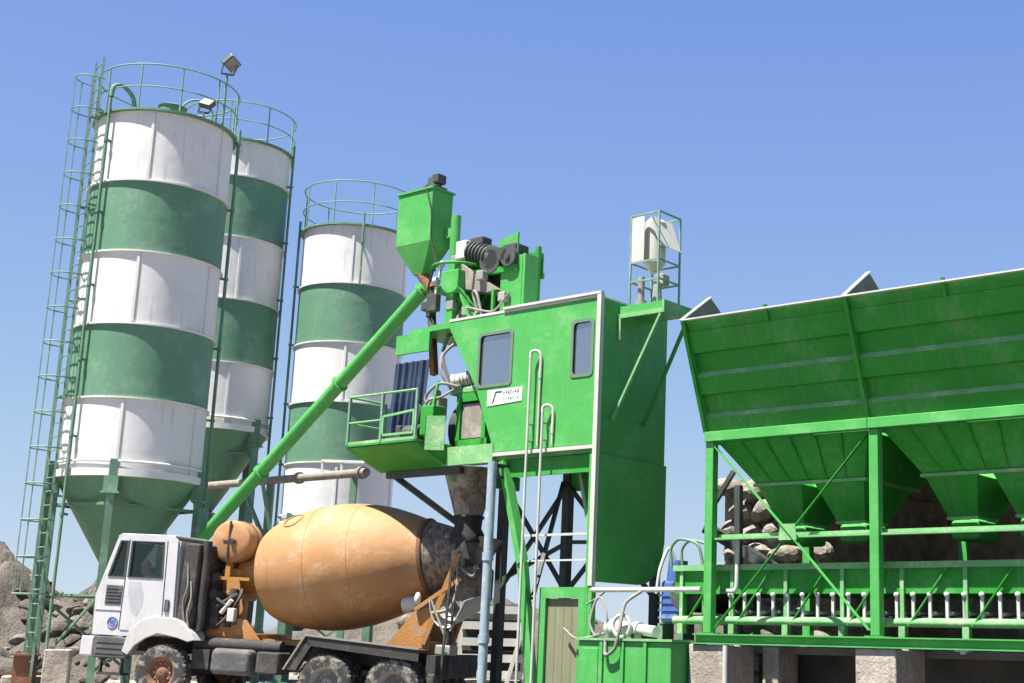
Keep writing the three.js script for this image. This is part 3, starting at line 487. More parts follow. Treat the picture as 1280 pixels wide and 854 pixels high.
  const glyph = (x, y, w, h, m, seedv) => { const q = []; for (let k = 0; k < 7; k++) { const gx = x + k * w / 7, s = (k * 7 + seedv) % 4, W = w / 7 * .72; q.push(box(gx, gx + W * .3, y, y + h, .0125, .0155)); if (s !== 1) q.push(box(gx + W * .32, gx + W, y + h * .78, y + h, .0125, .0155)); if (s !== 2) q.push(box(gx + W * .32, gx + W, y + h * .4, y + h * .6, .0125, .0155)); if (s > 1) q.push(box(gx + W * .7, gx + W, y, y + h * .38, .0125, .0155)); } part('lettering', q, m, sg); };
  glyph(-2.22, 5.605, .40, .075, M.ink, 1); glyph(-2.22, 5.50, .40, .06, M.inkGreen, 2);
}
{ // walkway beside the cabin
  const t = plantThing('access_platform', 'small green walkway with guard rails beside the mixer', 'platform', [-5.4, 4.4, 0]);
  part('deck', slab([[-5.5, 4.80, .80], [-3.58, 4.80, .80], [-3.58, 4.80, -.1], [-5.5, 4.80, -.1]], .03), M.greenShaded, t);
  part('under_tray', [slab([[-5.5, 4.74, .78], [-5.5, 4.38, -.1], [-3.6, 4.38, -.1], [-3.6, 4.74, .78]], .02), slab([[-5.5, 4.76, .78], [-5.5, 4.76, -.1], [-5.5, 4.38, -.1]], .02), slab([[-3.6, 4.76, .78], [-3.6, 4.38, -.1], [-3.6, 4.76, -.1]], .02)], M.greenShaded, t);
  part('toe_board', [box(-5.5, -3.58, 4.805, 4.86, .775, .80)], M.greenWornLit, t);
  const rl = part('guard_rail', [tube([-5.47, 5.72, .79], [-3.62, 5.72, .79], .022, 10), tube([-5.47, 5.22, .79], [-4.55, 5.22, .79], .02, 10), tube([-5.47, 5.72, .79], [-5.47, 5.72, -.08], .022, 10), tube([-5.47, 5.22, .79], [-5.47, 5.22, -.08], .02, 10)], M.greenWornLit, t);
  for (const [u, z] of [[-5.47, .79], [-4.55, .79], [-3.62, .79], [-5.47, -.08]]) part('rail_post', bar([u, 4.80, z], [u, 5.73, z], .05), M.railGreen, rl);
  part('gate', [bar([-4.5, 4.95, .79], [-4.5, 5.28, .79], .045), bar([-3.68, 4.95, .79], [-3.68, 5.34, .79], .045), bar([-4.5, 5.28, .79], [-3.68, 5.34, .79], .04), bar([-4.5, 4.93, .79], [-3.68, 4.93, .79], .04)], M.greenWornLit, rl);
  part('control_box', [rbox(-4.0, -3.66, 4.95, 5.5, .05, .35, .02), tube([-3.83, 5.5, .2], [-3.83, 6.0, .1], .03, 10), tube([-3.95, 4.82, .2], [-3.95, 4.95, .2], .05, 10)], M.greenShaded, t);
  part('pump', [tube([-4.6, 5.05, .1], [-4.15, 5.05, .1], .16, 20), rbox(-4.75, -4.6, 4.83, 5.2, -.05, .28, .03), tube([-4.35, 5.2, .1], [-4.35, 5.6, .02], .05, 12)], M.steelDark, t);
  part('side_panel', [slab([[-3.56, 4.62, .62], [-3.25, 4.62, .42], [-3.25, 5.25, .42], [-3.56, 5.25, .62]], .03)], M.greenWornLit, t);
  part('support_arm', [bar([-5.2, 4.36, -.1], [-4.6, 3.3, -1.8], .1), bar([-5.3, 4.32, -.12], [-3.3, 4.32, -.12], .12)], M.steelDark, t);
}
{ // mixer
  const t = plantThing('concrete_mixer', 'dark pan mixer with grey motor and hoses behind the slanted cabin edge', 'mixer', [-3.3, 4.6, -.9]);
  part('drum_casing', [tube([-3.9, 5.15, -.9], [-2.65, 5.15, -.9], .62, 36)], M.steelDark, t);
  part('frame', [box(-3.62, -3.52, 4.75, 5.75, -.3, -.2), box(-2.95, -2.85, 4.75, 5.8, -.3, -.2), box(-3.62, -2.8, 5.62, 5.78, -.34, -.2), box(-3.62, -2.8, 4.75, 4.9, -.34, -.2)], M.greenShaded, t);
  part('inspection_door', [rbox(-3.5, -2.98, 4.92, 5.58, -.27, -.24, .01)], M.binPlate, t);
  part('top_cover', rbox(-3.85, -2.85, 5.78, 5.9, -1.5, -.2, .03), M.greenWornLit, t);
  const mo = part('motor', [tube([-3.65, 6.03, -.2], [-3.05, 6.17, -.5], .13, 20), tube([-3.72, 6.015, -.17], [-3.66, 6.03, -.2], .145, 20)], M.steelPale, t);
  for (let k = 0; k < 7; k++) part('cooling_fin', tube([-3.58 + k * .06, 6.047 + k * .014, -.235 - k * .03], [-3.565 + k * .06, 6.05 + k * .014, -.243 - k * .03], .15, 20), M.steelGrey, mo);
  part('gearbox', rbox(-3.1, -2.86, 5.85, 6.3, -.6, -.3, .05), M.greenShaded, t);
  part('hose', [hose([[-3.8, 5.9, -.2], [-4.0, 6.3, -.1], [-4.1, 6.9, -.3], [-4.0, 7.6, -.6]], .035), hose([[-3.7, 5.9, -.15], [-3.85, 6.5, .0], [-3.6, 6.95, -.3], [-3.55, 7.6, -.6]], .03), hose([[-3.9, 5.3, .1], [-4.1, 5.7, .15], [-3.8, 5.95, .1], [-3.5, 5.9, -.1]], .03), hose([[-3.5, 5.95, -.18], [-3.7, 5.7, .1], [-4.0, 5.6, .2], [-4.1, 5.2, .15]], .025)], M.hose, t);
  { const N = 44, H = 8, pos = [], idx = [], f = (i, j) => { const a = i / N, b = j / H; return [-5.95 + .95 * a + .12 * b, 5.25 + 1.41 * b, -.62 + .05 * Math.sin(a * 26) * (1 - .5 * b) + .03 * Math.sin(a * 61 + 1)]; };
    for (let k = 0; k < 2; k++) for (let j = 0; j <= H; j++) for (let i = 0; i <= N; i++) { const q = f(i, j); pos.push(q[0], q[1], q[2] - k * .012); }
    const m = (N + 1) * (H + 1); for (let j = 0; j < H; j++) for (let i = 0; i < N; i++) { const a = j * (N + 1) + i; idx.push(a, a + 1, a + N + 1, a + 1, a + N + 2, a + N + 1, m + a, m + a + N + 1, m + a + 1, m + a + 1, m + a + N + 1, m + a + N + 2); }
    const g = new THREE.BufferGeometry(); g.setAttribute('position', new THREE.Float32BufferAttribute(pos, 3)); g.setIndex(idx); g.computeVertexNormals(); part('dust_curtain', g, M.navy, t, 'dark blue hanging dust curtain'); }
  part('valve_block', [rbox(-4.05, -3.75, 5.25, 5.7, -.1, .15, .03), new THREE.SphereGeometry(.08, 12, 10).translate(-3.9, 5.78, .05), new THREE.SphereGeometry(.09, 12, 10).translate(-4.1, 5.5, .1)], M.binPlate, t);
}
{ const t = plantThing('discharge_cone', 'dark olive concrete discharge funnel hanging over the truck drum', 'funnel', [-3.6, 3.2, -.75]);
  part('funnel', new THREE.LatheGeometry([[.24, 3.50], [.26, 3.52], [.50, 4.36], [.53, 4.40]].map(p => new THREE.Vector2(...p)), 40).translate(-3.55, 0, -.6), M.caked, t);
  part('rubber_sleeve', [new THREE.LatheGeometry([[.30, 3.02], [.33, 3.15], [.25, 3.3], [.27, 3.52]].map(p => new THREE.Vector2(...p)), 32).translate(-3.55, 0, -.6), new THREE.TorusGeometry(.27, .03, 8, 32).rotateX(Math.PI / 2).translate(-3.55, 3.5, -.6)], M.rubber, t);
}
{ const t = plantThing('water_pipe', 'pale blue upright water pipe in front of the discharge funnel', 'pipe', [-2.12, 0, .3]);
  part('pipe', tube([-2.12, .02, .3], [-2.12, 4.36, .3], .082, 20), M.bluePipe, t);
  for (const y of [1.3, 2.7]) part('coupling', tube([-2.12, y - .07, .3], [-2.12, y + .07, .3], .10, 20), M.bluePipe, t);
  part('clamp', [bar([-2.12, 4.3, .3], [-2.12, 4.3, -.1], .07), bar([-2.12, 4.1, .3], [-2.12, 4.1, -.1], .05)], M.steelDark, t); }
{ const t = plantThing('dust_filter', 'white bag filter in an open steel cage on the bracket beside the cabin roof', 'filter', [.5, 7.0, -.75]);
  part('bracket_deck', [box(.02, .98, 6.92, 7.06, -1.3, -.5)], M.green, t);
  part('bracket_edge', [box(.02, 1.0, 6.84, 6.92, -.5, -.46), box(.98, 1.02, 6.84, 7.06, -1.3, -.46), box(.02, .07, 6.45, 6.92, -.5, -.46)], M.greenWornLit, t);
  part('strut', bar([.93, 6.84, -.5], [.01, 5.04, -.40], .07, .04), M.greenWornLit, t);
  part('strut', bar([.93, 6.84, -1.25], [.01, 5.04, -1.25], .07, .04), M.greenShaded, t);
  const c0 = .16, c1 = .78, z0 = -1.2, z1 = -.58, yb = 7.06, yt = 8.72;
  const fr = part('cage', [[c0, z0], [c1, z0], [c0, z1], [c1, z1]].map(([u, z]) => bar([u, yb, z], [u, yt, z], .03)), M.railGreen, t);
  part('cage_rail', [7.5, 7.85, 8.72].flatMap(y => [bar([c0, y, z0], [c1, y, z0], .028), bar([c0, y, z1], [c1, y, z1], .028), bar([c0, y, z0], [c0, y, z1], .028), bar([c1, y, z0], [c1, y, z1], .028)]), M.railGreen, fr);
  part('filter_body', [new THREE.CylinderGeometry(.2, .2, .74, 28).translate(.45, 8.24, -.89), new THREE.CylinderGeometry(.2, .07, .16, 28).translate(.45, 7.79, -.89), new THREE.CylinderGeometry(.1, .2, .1, 28).translate(.45, 8.66, -.89)], M.palePipe, t);
  part('cage_panel', [box(c0 + .02, c0 + .3, 7.87, 8.68, z1 + .0, z1 + .01)], M.palePipe, t);
  part('valve', [new THREE.CylinderGeometry(.06, .06, .5, 14).translate(.32, 7.35, -.7), new THREE.CylinderGeometry(.1, .1, .1, 14).translate(.32, 7.12, -.7), new THREE.CylinderGeometry(.07, .09, .4, 14).translate(.6, 7.3, -.8), rbox(.5, .72, 7.45, 7.65, -1.0, -.8, .02)], M.steelGrey, t);
  part('cover', slab([[c1 + .02, 8.1, z1], [c1 + .02, 8.1, z0], [c1 - .2, 8.68, z0], [c1 - .2, 8.68, z1]].reverse(), .01), M.palePipe, t);
}
// ---------------------------------------------------------------- weighing gear on the roof
{ const t = plantThing('cement_weigh_hopper', 'bright green cement weigh hopper box on a column above the cabin roof', 'hopper', [-4.6, 7.0, -.5]);
  const a = -5.80, b = -4.80, z1 = -.35, z0 = -.92;
  part('box', rbox(a, b, 9.02, 10.12, z0, z1, .015), M.green, t);
  part('lid', box(a - .03, b + .03, 10.12, 10.16, z0 - .03, z1 + .03), M.green, t);
  part('funnel', frustum([a, b, z0, z1], 9.02, [-5.40, -5.15, -.75, -.52], 8.42), M.green, t);
  part('agitator_motor', [new THREE.CylinderGeometry(.13, .15, .2, 20).translate(-5.05, 10.33, -.62), rbox(-5.3, -4.85, 10.16, 10.24, -.8, -.45, .02), tube([-5.2, 10.3, -.62], [-5.5, 10.22, -.62], .07, 14), rbox(-5.02, -4.84, 10.3, 10.5, -.75, -.5, .03)], M.steelDark, t);
  part('column', [rbox(-4.28, -4.08, 7.04, 8.5, -.55, -.38, .012)], M.green, t);
  part('column_head', [rbox(-4.42, -3.95, 7.85, 8.32, -.9, -.36, .02)], M.green, t);
  part('upper_post', [tube([-4.55, 8.3, -.8], [-4.55, 9.6, -.8], .10, 16), box(-4.79, -4.5, 9.15, 9.35, -.88, -.72)], M.green, t);
  part('load_cell', [new THREE.SphereGeometry(.07, 12, 10).translate(-4.62, 8.55, -.55), new THREE.SphereGeometry(.09, 12, 10).translate(-4.7, 8.2, -.5), tube([-4.7, 7.9, -.5], [-4.62, 8.55, -.55], .03, 8)], M.steelPale, t);
  part('platform_ring', arcTube(.5, .03, 0, -1.2, 2.2, 24).translate(-4.2, 8.4, -.6), M.greenShaded, t);
  part('transfer_chute', [bar([-5.05, 8.3, -.66], [-4.6, 6.3, -.5], .12, .12), tube([-5.27, 8.46, -.63], [-5.0, 8.1, -.66], .12, 18)], M.rust, t);
  part('column_sheet', slab([[-4.95, 7.14, -.98], [-4.1, 7.14, -.98], [-4.1, 8.2, -.98], [-4.75, 8.2, -.98]], .03), M.greenShaded, t);
  part('knee_brace', bar([-4.05, 8.1, -.45], [-3.55, 7.16, -.45], .13, .05), M.green, t);
  part('valve', [tube([-4.85, 8.0, -.55], [-4.85, 7.5, -.55], .1, 16), rbox(-5.02, -4.72, 7.62, 7.8, -.65, -.42, .02), tube([-4.85, 7.5, -.55], [-4.7, 7.15, -.5], .07, 14)], M.steelDark, t);
  part('air_hose', [hose([[-4.7, 8.9, -.36], [-4.55, 8.5, -.3], [-4.75, 8.0, -.34], [-4.6, 7.4, -.3], [-4.4, 7.1, -.3]], .02), hose([[-5.0, 10.2, -.34], [-4.75, 9.6, -.3], [-4.7, 9.0, -.3], [-4.45, 8.4, -.3]], .016)], M.rubber, t);
  part('rear_column', bar([-4.75, 7.0, -1.5], [-4.75, 9.0, -1.2], .14), M.greenShaded, t);
  part('tie_beam', [box(-4.9, -3.7, 7.04, 7.14, -1.3, -.07), box(-4.85, -4.3, 8.0, 8.12, -1.35, -.6)], M.green, t);
}
{ const t = plantThing('skip_winch', 'dark winch motor and green side plates above the cabin roof', 'winch', [-3.0, 7.19, -.8]);
  part('winch_bin', [slab([[-4.2, 8.55, -.55], [-3.05, 7.82, -.55], [-3.35, 7.80, -.55], [-3.95, 7.95, -.55], [-4.2, 8.3, -.55]].reverse(), .5)], M.binPlate, t);
  part('side_plate', [slab([[-3.05, 7.20, -.62], [-2.5, 7.20, -.62], [-2.5, 8.45, -.62], [-2.75, 8.45, -.62], [-3.05, 8.2, -.62]], .06)], M.green, t);
  part('side_plate', [slab([[-2.47, 7.20, -.95], [-2.47, 8.45, -.95], [-2.47, 8.45, -.6], [-2.47, 7.20, -.6]].reverse(), .06)], M.green, t);
  part('head_plate', slab([[-3.35, 8.42, -.7], [-2.72, 8.42, -.7], [-2.72, 8.95, -.7], [-3.2, 8.86, -.7]], .04), M.green, t);
  part('frame', [bar([-4.3, 8.25, -.62], [-2.6, 8.2, -.62], .12), bar([-4.1, 8.1, -.58], [-3.55, 7.2, -.58], .2, .05), bar([-3.1, 7.8, -.5], [-3.1, 7.2, -.5], .06), bar([-4.3, 8.3, -1.3], [-2.6, 8.2, -1.3], .12), bar([-4.15, 7.2, -1.3], [-4.15, 8.3, -1.3], .12), box(-4.2, -2.5, 7.2, 7.28, -1.35, -.45)], M.greenShaded, t);
  const m = part('winch_motor', [tube([-4.0, 8.75, -.75], [-3.35, 8.52, -.75], .21, 24), tube([-3.35, 8.52, -.75], [-3.1, 8.43, -.75], .15, 20), rbox(-3.95, -3.6, 8.83, 9.0, -.9, -.62, .03)], M.steelDark, t);
  for (let k = 0; k < 6; k++) part('cooling_fin', tube([-3.95 + k * .09, 8.733 - k * .032, -.75], [-3.93 + k * .09, 8.726 - k * .032, -.75], .24, 24), M.steelDark, m);
  part('cable_drum', [tube([-3.3, 8.45, -1.25], [-3.3, 8.45, -.55], .2, 24), tube([-3.3, 8.45, -.6], [-3.3, 8.45, -.55], .28, 24)], M.steelDark, t);
  part('junction_box', rbox(-4.62, -4.36, 7.5, 7.85, -.34, -.2, .02), M.steelDark, t);
  part('guard_sheet', slab([[-4.1, 7.22, -1.15], [-2.6, 7.22, -1.15], [-2.6, 8.1, -1.15], [-4.1, 8.1, -1.15]], .03), M.steelDark, t);
  part('gearbox', [rbox(-3.08, -2.74, 8.3, 8.74, -1.05, -.66, .03), tube([-2.95, 8.5, -.66], [-2.95, 8.5, -.5], .13, 18)], M.steelDark, t);
  part('second_motor', [tube([-4.2, 8.42, -1.05], [-3.2, 8.12, -1.05], .19, 22), rbox(-3.9, -3.55, 8.45, 8.62, -1.15, -.92, .02)], M.steelDark, t);
  part('cable_sheave', [new THREE.CylinderGeometry(.19, .19, .1, 28).rotateX(Math.PI / 2).translate(-2.78, 8.42, -.55), tube([-2.78, 8.42, -.75], [-2.78, 8.42, -.46], .06, 12)], M.steelDark, t);
  part('rear_plate', slab([[-4.25, 8.12, -1.24], [-2.55, 8.12, -1.24], [-2.55, 8.62, -1.24], [-4.25, 8.95, -1.24]], .03), M.greenShaded, t);
  for (const u of [-4.3, -3.75, -3.2, -2.62]) part('frame_upright', bar([u, 7.2, -1.18], [u, 8.75, -1.18], .09), M.greenShaded, t);
  for (const [a, b] of [[[-4.3, 7.25, -1.12], [-3.75, 8.2, -1.12]], [[-3.2, 7.25, -1.12], [-2.62, 8.1, -1.12]], [[-4.25, 8.98, -.7], [-3.3, 8.3, -.6]], [[-4.4, 8.1, -.52], [-3.5, 7.25, -.5]]]) part('stay', bar(a, b, .07), M.greenShaded, t);
  for (const [u, y, z] of [[-4.4, 8.62, -.7], [-3.45, 8.12, -.5], [-2.85, 7.62, -.5], [-3.75, 7.45, -.45], [-4.15, 7.6, -.42]]) part('bracket', rbox(u - .09, u + .09, y - .08, y + .1, z - .1, z + .06, .02), M.steelGrey, t);
  part('brake_housing', [rbox(-4.32, -4.02, 8.6, 8.98, -.85, -.6, .03)], M.steelPale, t);
  part('cable_loop', [hose([[-3.5, 7.4, -.5], [-3.6, 7.8, -.45], [-3.45, 7.75, -.4], [-3.3, 7.3, -.42]], .03), hose([[-3.9, 7.3, -.5], [-3.7, 7.5, -.4], [-3.0, 7.35, -.4], [-2.7, 7.7, -.5]], .02)], M.hose, t);
}

// ---------------------------------------------------------------- screw conveyors and pipes between silos and plant
{ const A = [-10.5, 3.0, -31.2], B = [-4.70, 8.16, -26.6], t = thing('screw_conveyor', 'inclined green screw conveyor tube rising to the weigh hopper', 'conveyor', A, 0, null, A);
  const tb = part('tube', tube(A, B, .14, 24), M.green, t);
  for (const f of [.02, .33, .66, .985]) { const a = V(A).lerp(V(B), f), b = V(A).lerp(V(B), f + .006); part('flange', tube(a.toArray(), b.toArray(), .18, 24), M.green, tb); }
  part('drive_motor', [tube(V(A).lerp(V(B), -.02).toArray(), V(A).lerp(V(B), -.10).toArray(), .15, 20), tube(V(A).lerp(V(B), .005).toArray(), V(A).lerp(V(B), -.03).toArray(), .2, 20)], M.steelDark, t);
  part('inlet_spout', [tube([A[0] + .35, A[1] + .3, A[2] + .29], [A[0] + .3, A[1] + 1.0, A[2] + .2], .13, 18)], M.siloFrame, t);
  part('hanger', [bar([-8.1, 2.4, -30.0], [-8.6, 4.9, -29.6], .07), ], M.siloFrame, t);
}
{ const A = [-11.8, 5.05, -36.0], B = [-6.25, 4.75, -29.5], t = thing('cement_pipe', 'horizontal dusty cement pipe crossing between silos and mixer platform', 'pipe', A, 0, null, A);
  part('tube', tube(A, B, .095, 20), M.dustyPipe, t);
  for (const f of [.3, .62, .97]) part('flange', tube(V(A).lerp(V(B), f).toArray(), V(A).lerp(V(B), f + .012).toArray(), .14, 20), M.dustyPipe, t);
  part('end_bracket', [bar([-7.6, 5.18, -31.08], [-6.3, 4.98, -29.56], .05), bar([-7.6, 5.18, -31.08], [-7.6, 4.8, -31.08], .05), bar([-7.0, 5.09, -30.4], [-7.0, 4.8, -30.4], .05)], M.steelPale, t);
  part('stand', [bar([-9.3, 0, -33.1], [-9.3, 4.85, -33.1], .16), bar([-9.3, 3.4, -33.1], [-10.4, 4.95, -34.36], .08)], M.siloFrame, t);
  part('stand', [bar([-6.7, 0, -30.0], [-6.6, 4.7, -29.95], .14)], M.siloFrame, t);
}

// ---------------------------------------------------------------- service pipes, pump and cabinet by the bins
{ const t = plantThing('handrail_pipe', 'white horizontal pipe from the cabin post to the aggregate bin', 'pipe', [.1, 2.1, .05]);
  part('pipe', tube([.06, 2.13, .06], [2.26, 2.13, .06], .04, 14), M.steelPale, t); }
{ const t = plantThing('drain_pipe', 'white bent drain pipe behind the end post of the aggregate bin', 'pipe', [2.75, 0, -.2]);
  part('pipe', [hose([[2.55, 2.12, -.25], [2.68, 2.12, -.25], [2.72, 2.2, -.25], [2.73, 2.6, -.25], [2.74, 2.88, -.25]], .035, 40, 10), tube([2.74, .02, .06], [2.74, 1.29, .06], .04, 12)], M.steelPale, t); }
{ const t = plantThing('hydraulic_cabinet', 'green ribbed steel cabinet with a grey drive on top at the tower foot', 'cabinet', [1.0, 0, .2]);
  part('body', rbox(.12, 1.98, .02, 1.32, -.55, .42, .02), M.green, t);
  part('lid', box(.08, 2.02, 1.322, 1.36, -.58, .46), M.greenWornLit, t);
  for (const u of [.62, 1.05, 1.5]) part('rib', box(u - .03, u + .03, .05, 1.3, .42, .46), M.green, t);
  part('door_panel', rbox(.2, .54, .1, 1.2, .40, .435, .01), M.green, t);
  part('gear_motor', [tube([.55, 1.52, .1], [1.2, 1.50, .2], .12, 20), tube([1.2, 1.50, .2], [1.55, 1.47, .24], .09, 18), tube([.48, 1.525, .09], [.56, 1.52, .1], .135, 20)], M.steelPale, t);
  part('motor_feet', [box(.6, .8, 1.36, 1.45, .05, .25), box(1.1, 1.3, 1.36, 1.43, .1, .3)], M.steelDark, t);
  part('hand_wheel', new THREE.TorusGeometry(.17, .03, 8, 28).translate(.95, 1.55, .36), M.steelPale, t);
  part('hose', [hose([[.35, 2.12, .06], [.2, 1.95, .12], [.16, 1.6, .2], [.3, 1.4, .22], [.5, 1.45, .16]], .022), hose([[1.1, 2.1, .08], [1.0, 1.9, .35], [1.02, 1.5, .5], [.95, 1.2, .52], [.75, 1.1, .5], [.68, 1.35, .42]], .03), hose([[-.5, 1.5, .08], [-.2, 1.35, .15], [.2, 1.36, .3], [.45, 1.42, .28]], .02), hose([[.0, 1.9, .1], [.3, 2.0, .12], [.5, 1.75, .2], [.52, 1.5, .2]], .018)], M.hose, t); }
{ const t = plantThing('blue_motor', 'blue upright drive motor beside the conveyor tail under the hoist plate', 'motor', [1.05, 1.36, -.9]);
  part('casing', [rbox(.86, 1.26, 1.62, 2.32, -1.1, -.75, .06), tube([1.06, 2.3, -.92], [1.1, 2.66, -.92], .16, 20)], M.blue, t);
  for (let k = 0; k < 5; k++) part('cooling_fin', box(.84, 1.28, 1.7 + k * .12, 1.73 + k * .12, -1.12, -.73), M.blue, t);
  part('stand', [box(.8, .9, .02, 1.62, -1.1, -.78), box(1.22, 1.32, .02, 1.62, -1.1, -.78)], M.siloFrame, t);
  part('hose', hose([[1.05, 2.65, -.9], [.98, 2.85, -.8], [.9, 2.5, -.68], [.85, 2.1, -.66]], .03), M.steelPale, t); }

// ---------------------------------------------------------------- mixer truck
{
  const t = new THREE.Group(); t.name = 'mixer_truck'; t.position.copy(TO); t.rotation.set(0, TY, TT, 'YXZ'); scene.add(t);
  t.userData = { label: 'concrete mixer truck with a white cab and a yellow orange drum', category: 'mixer truck' };
  // wheels
  const tyreG = new THREE.LatheGeometry([[.29, -.13], [.40, -.145], [.48, -.14], [.515, -.10], [.52, 0], [.515, .10], [.48, .14], [.40, .145], [.29, .13]].map(p => new THREE.Vector2(...p)), 48).rotateX(Math.PI / 2);
  const rimG = front => new THREE.LatheGeometry((front ? [[.02, .10], [.09, .10], [.10, .06], [.14, .05], [.21, .02], [.24, .09], [.30, .13]] : [[.02, .02], [.10, .02], [.11, -.04], [.17, -.05], [.22, -.09], [.25, .08], [.30, .13]]).map(p => new THREE.Vector2(...p)), 40).rotateX(Math.PI / 2);
  const wheel = (x, z, front) => {
    const s = Math.sign(z), w = part('tyre', tyreG.clone().translate(x, .52, z - s * .145), M.tyre, t);
    const tr = []; for (let k = 0; k < 40; k++) { const a = k / 40 * 6.2832; tr.push(box(-.022, .022, .505, .5235, -.12, .12).rotateZ(a).translate(x, .52, z - s * .145)); } part('tread', tr, M.tyre, w);
    const g = rimG(front); if (s < 0) g.rotateX(Math.PI); part('rim', g.translate(x, .52, z - s * .145), front ? M.rust : M.steelGrey, w);
    const nuts = []; for (let k = 0; k < 10; k++) { const a = k / 10 * 6.2832; nuts.push(new THREE.CylinderGeometry(.016, .016, .04, 6).rotateX(Math.PI / 2).translate(x + .165 * Math.cos(a), .52 + .165 * Math.sin(a), z - s * (front ? .10 : .185))); } part('wheel_nuts', nuts, M.steelGrey, w);
  };
  wheel(0, 1.2, true); wheel(0, -1.2, true);
  for (const x of [3.27, 4.57]) for (const z of [1.2, .88, -.88, -1.2]) wheel(x, z, false);
  part('axle', [0, 3.27, 4.57].map(x => tube([x, .52, -1.0], [x, .52, 1.0], .08, 12)), M.chassis, t);
  part('chassis_rail', [box(-1.35, 5.3, .86, 1.12, .36, .44), box(-1.35, 5.3, .86, 1.12, -.44, -.36), box(.5, .6, .88, 1.1, -.36, .36), box(2.4, 2.5, .88, 1.1, -.36, .36), box(5.1, 5.2, .88, 1.1, -.36, .36)], M.chassis, t);
  part('fuel_tank', [rbox(.95, 1.75, .55, 1.02, .62, 1.15, .1, 4)], M.plastic, t);
  part('battery_box', [rbox(1.85, 2.3, .6, 1.0, .62, 1.1, .04)], M.chassis, t); part('tool_box', box(.5, .85, .62, .98, .6, 1.0), M.chassis, t);
  part('air_tank', [tube([.45, 1.08, .8], [2.2, 1.08, .8], .12, 16), tube([.9, .7, .5], [2.6, .72, .5], .07, 12)], M.chassis, t);
  // cab
  const side = [[-1.50, 1.14], [-1.53, 1.84], [-1.20, 2.94], [-1.12, 3.0], [-.02, 3.0], [.05, 2.93], [.15, 1.20]];
  for (const s of [1, -1]) {
    const z1 = s > 0 ? 1.16 : -1.2, sh = new THREE.Shape([[-1.50, 1.14], [-1.53, 1.84], [-1.20, 2.94], [-1.12, 3.0], [-.02, 3.0], [.05, 2.93], [.15, 1.20], [.15, 1.14], [.62, 1.14], [.62, 1.14], [.15, 1.13], [-.72, 1.14]].slice(0, 7).concat([[-.75, 1.14]]).map(p => new THREE.Vector2(...p)));
    for (const h of [[[-.90, 2.22], [-.18, 2.22], [-.23, 2.89], [-.90, 2.89]], [[-1.32, 2.22], [-.98, 2.22], [-.98, 2.89], [-1.14, 2.89]]]) sh.holes.push(new THREE.Path(h.map(p => new THREE.Vector2(...p))));
    const w = part('cab_side', new THREE.ExtrudeGeometry(sh, { depth: .04, bevelEnabled: false }).translate(0, 0, z1), M.truckWhite, t);
    const zz = s > 0 ? 1.165 : -1.17;
    part('window_pane', slab([[-.91, 2.21, zz], [-.17, 2.21, zz], [-.22, 2.9, zz], [-.91, 2.9, zz]], .006), M.glass, w);
    part('quarter_pane', slab([[-1.33, 2.21, zz], [-.97, 2.21, zz], [-.97, 2.9, zz], [-1.15, 2.9, zz]], .006), M.glass, w);
    if (s > 0) {
      const fr = (q, d) => q.map((p, i) => bar([...p, 1.203], [...q[(i + 1) % q.length], 1.203], d, .012));
      part('window_seal', [...fr([[-.90, 2.22], [-.18, 2.22], [-.23, 2.89], [-.90, 2.89]], .03), ...fr([[-1.32, 2.22], [-.98, 2.22], [-.98, 2.89], [-1.14, 2.89]], .026)], M.gasket, w);
      const dr = part('door', [slab([[-.93, 1.25, 1.214], [-.08, 1.25, 1.214], [-.13, 2.17, 1.214], [-.93, 2.17, 1.214]], .013)], M.truckWhite, t);
      part('door_seam', [bar([-.955, 1.25, 1.204], [-.955, 2.92, 1.204], .016, .006), bar([-.08, 1.25, 1.204], [-.16, 2.92, 1.204], .016, .006)], M.gasket, dr);
      part('handle', rbox(-.06, .03, 1.62, 1.84, 1.205, 1.235, .01), M.plastic, t);
      part('body_crease', [bar([-1.5, 1.60, 1.204], [-.93, 1.60, 1.204], .02, .01)], M.truckGrey, w);
      part('door_decal', slab([[-.86, 2.14, 1.217], [-.60, 2.14, 1.217], [-.52, 1.9, 1.217], [-.52, 1.72, 1.217], [-.62, 1.5, 1.217], [-.74, 1.6, 1.217], [-.84, 1.9, 1.217]].reverse(), .002), M.truckGrey, dr, 'grey oval patch on the cab door');
      part('emblem', [new THREE.TorusGeometry(.10, .014, 6, 32).translate(-1.10, 1.37, 1.205), new THREE.TorusGeometry(.05, .01, 6, 24).translate(-1.10, 1.37, 1.205), box(-1.105, -1.095, 1.29, 1.45, 1.202, 1.21), bar([-1.16, 1.33, 1.206], [-1.04, 1.41, 1.206], .012, .008)], M.emblem, w);
      part('air_vent', [rbox(-1.32, -.98, 1.70, 2.06, 1.19, 1.215, .012), ...[0, 1, 2, 3, 4].map(k => box(-1.3, -1.0, 1.75 + k * .06, 1.765 + k * .06, 1.21, 1.225))], M.plastic, w);
    }
  }
  part('cab_roof', [slab([[-1.20, 2.95, 1.2], [-1.12, 3.005, 1.2], [-1.12, 3.005, -1.2], [-1.20, 2.95, -1.2]].reverse(), .03), rbox(-1.13, -.0, 2.99, 3.03, -1.2, 1.2, .015)], M.truckWhite, t);
  part('cab_back', slab([[.05, 2.93, 1.15], [.05, 2.93, -1.15], [.15, 1.16, -1.15], [.15, 1.16, 1.15]], .03), M.truckWhite, t);
  part('cab_front', slab([[-1.50, 1.14, 1.15], [-1.50, 1.14, -1.15], [-1.53, 1.84, -1.15], [-1.53, 1.84, 1.15]], .03), M.truckWhite, t);
  part('windscreen', slab([[-1.51, 1.9, 1.1], [-1.51, 1.9, -1.1], [-1.22, 2.88, -1.1], [-1.22, 2.88, 1.1]], .008), M.glass, t);
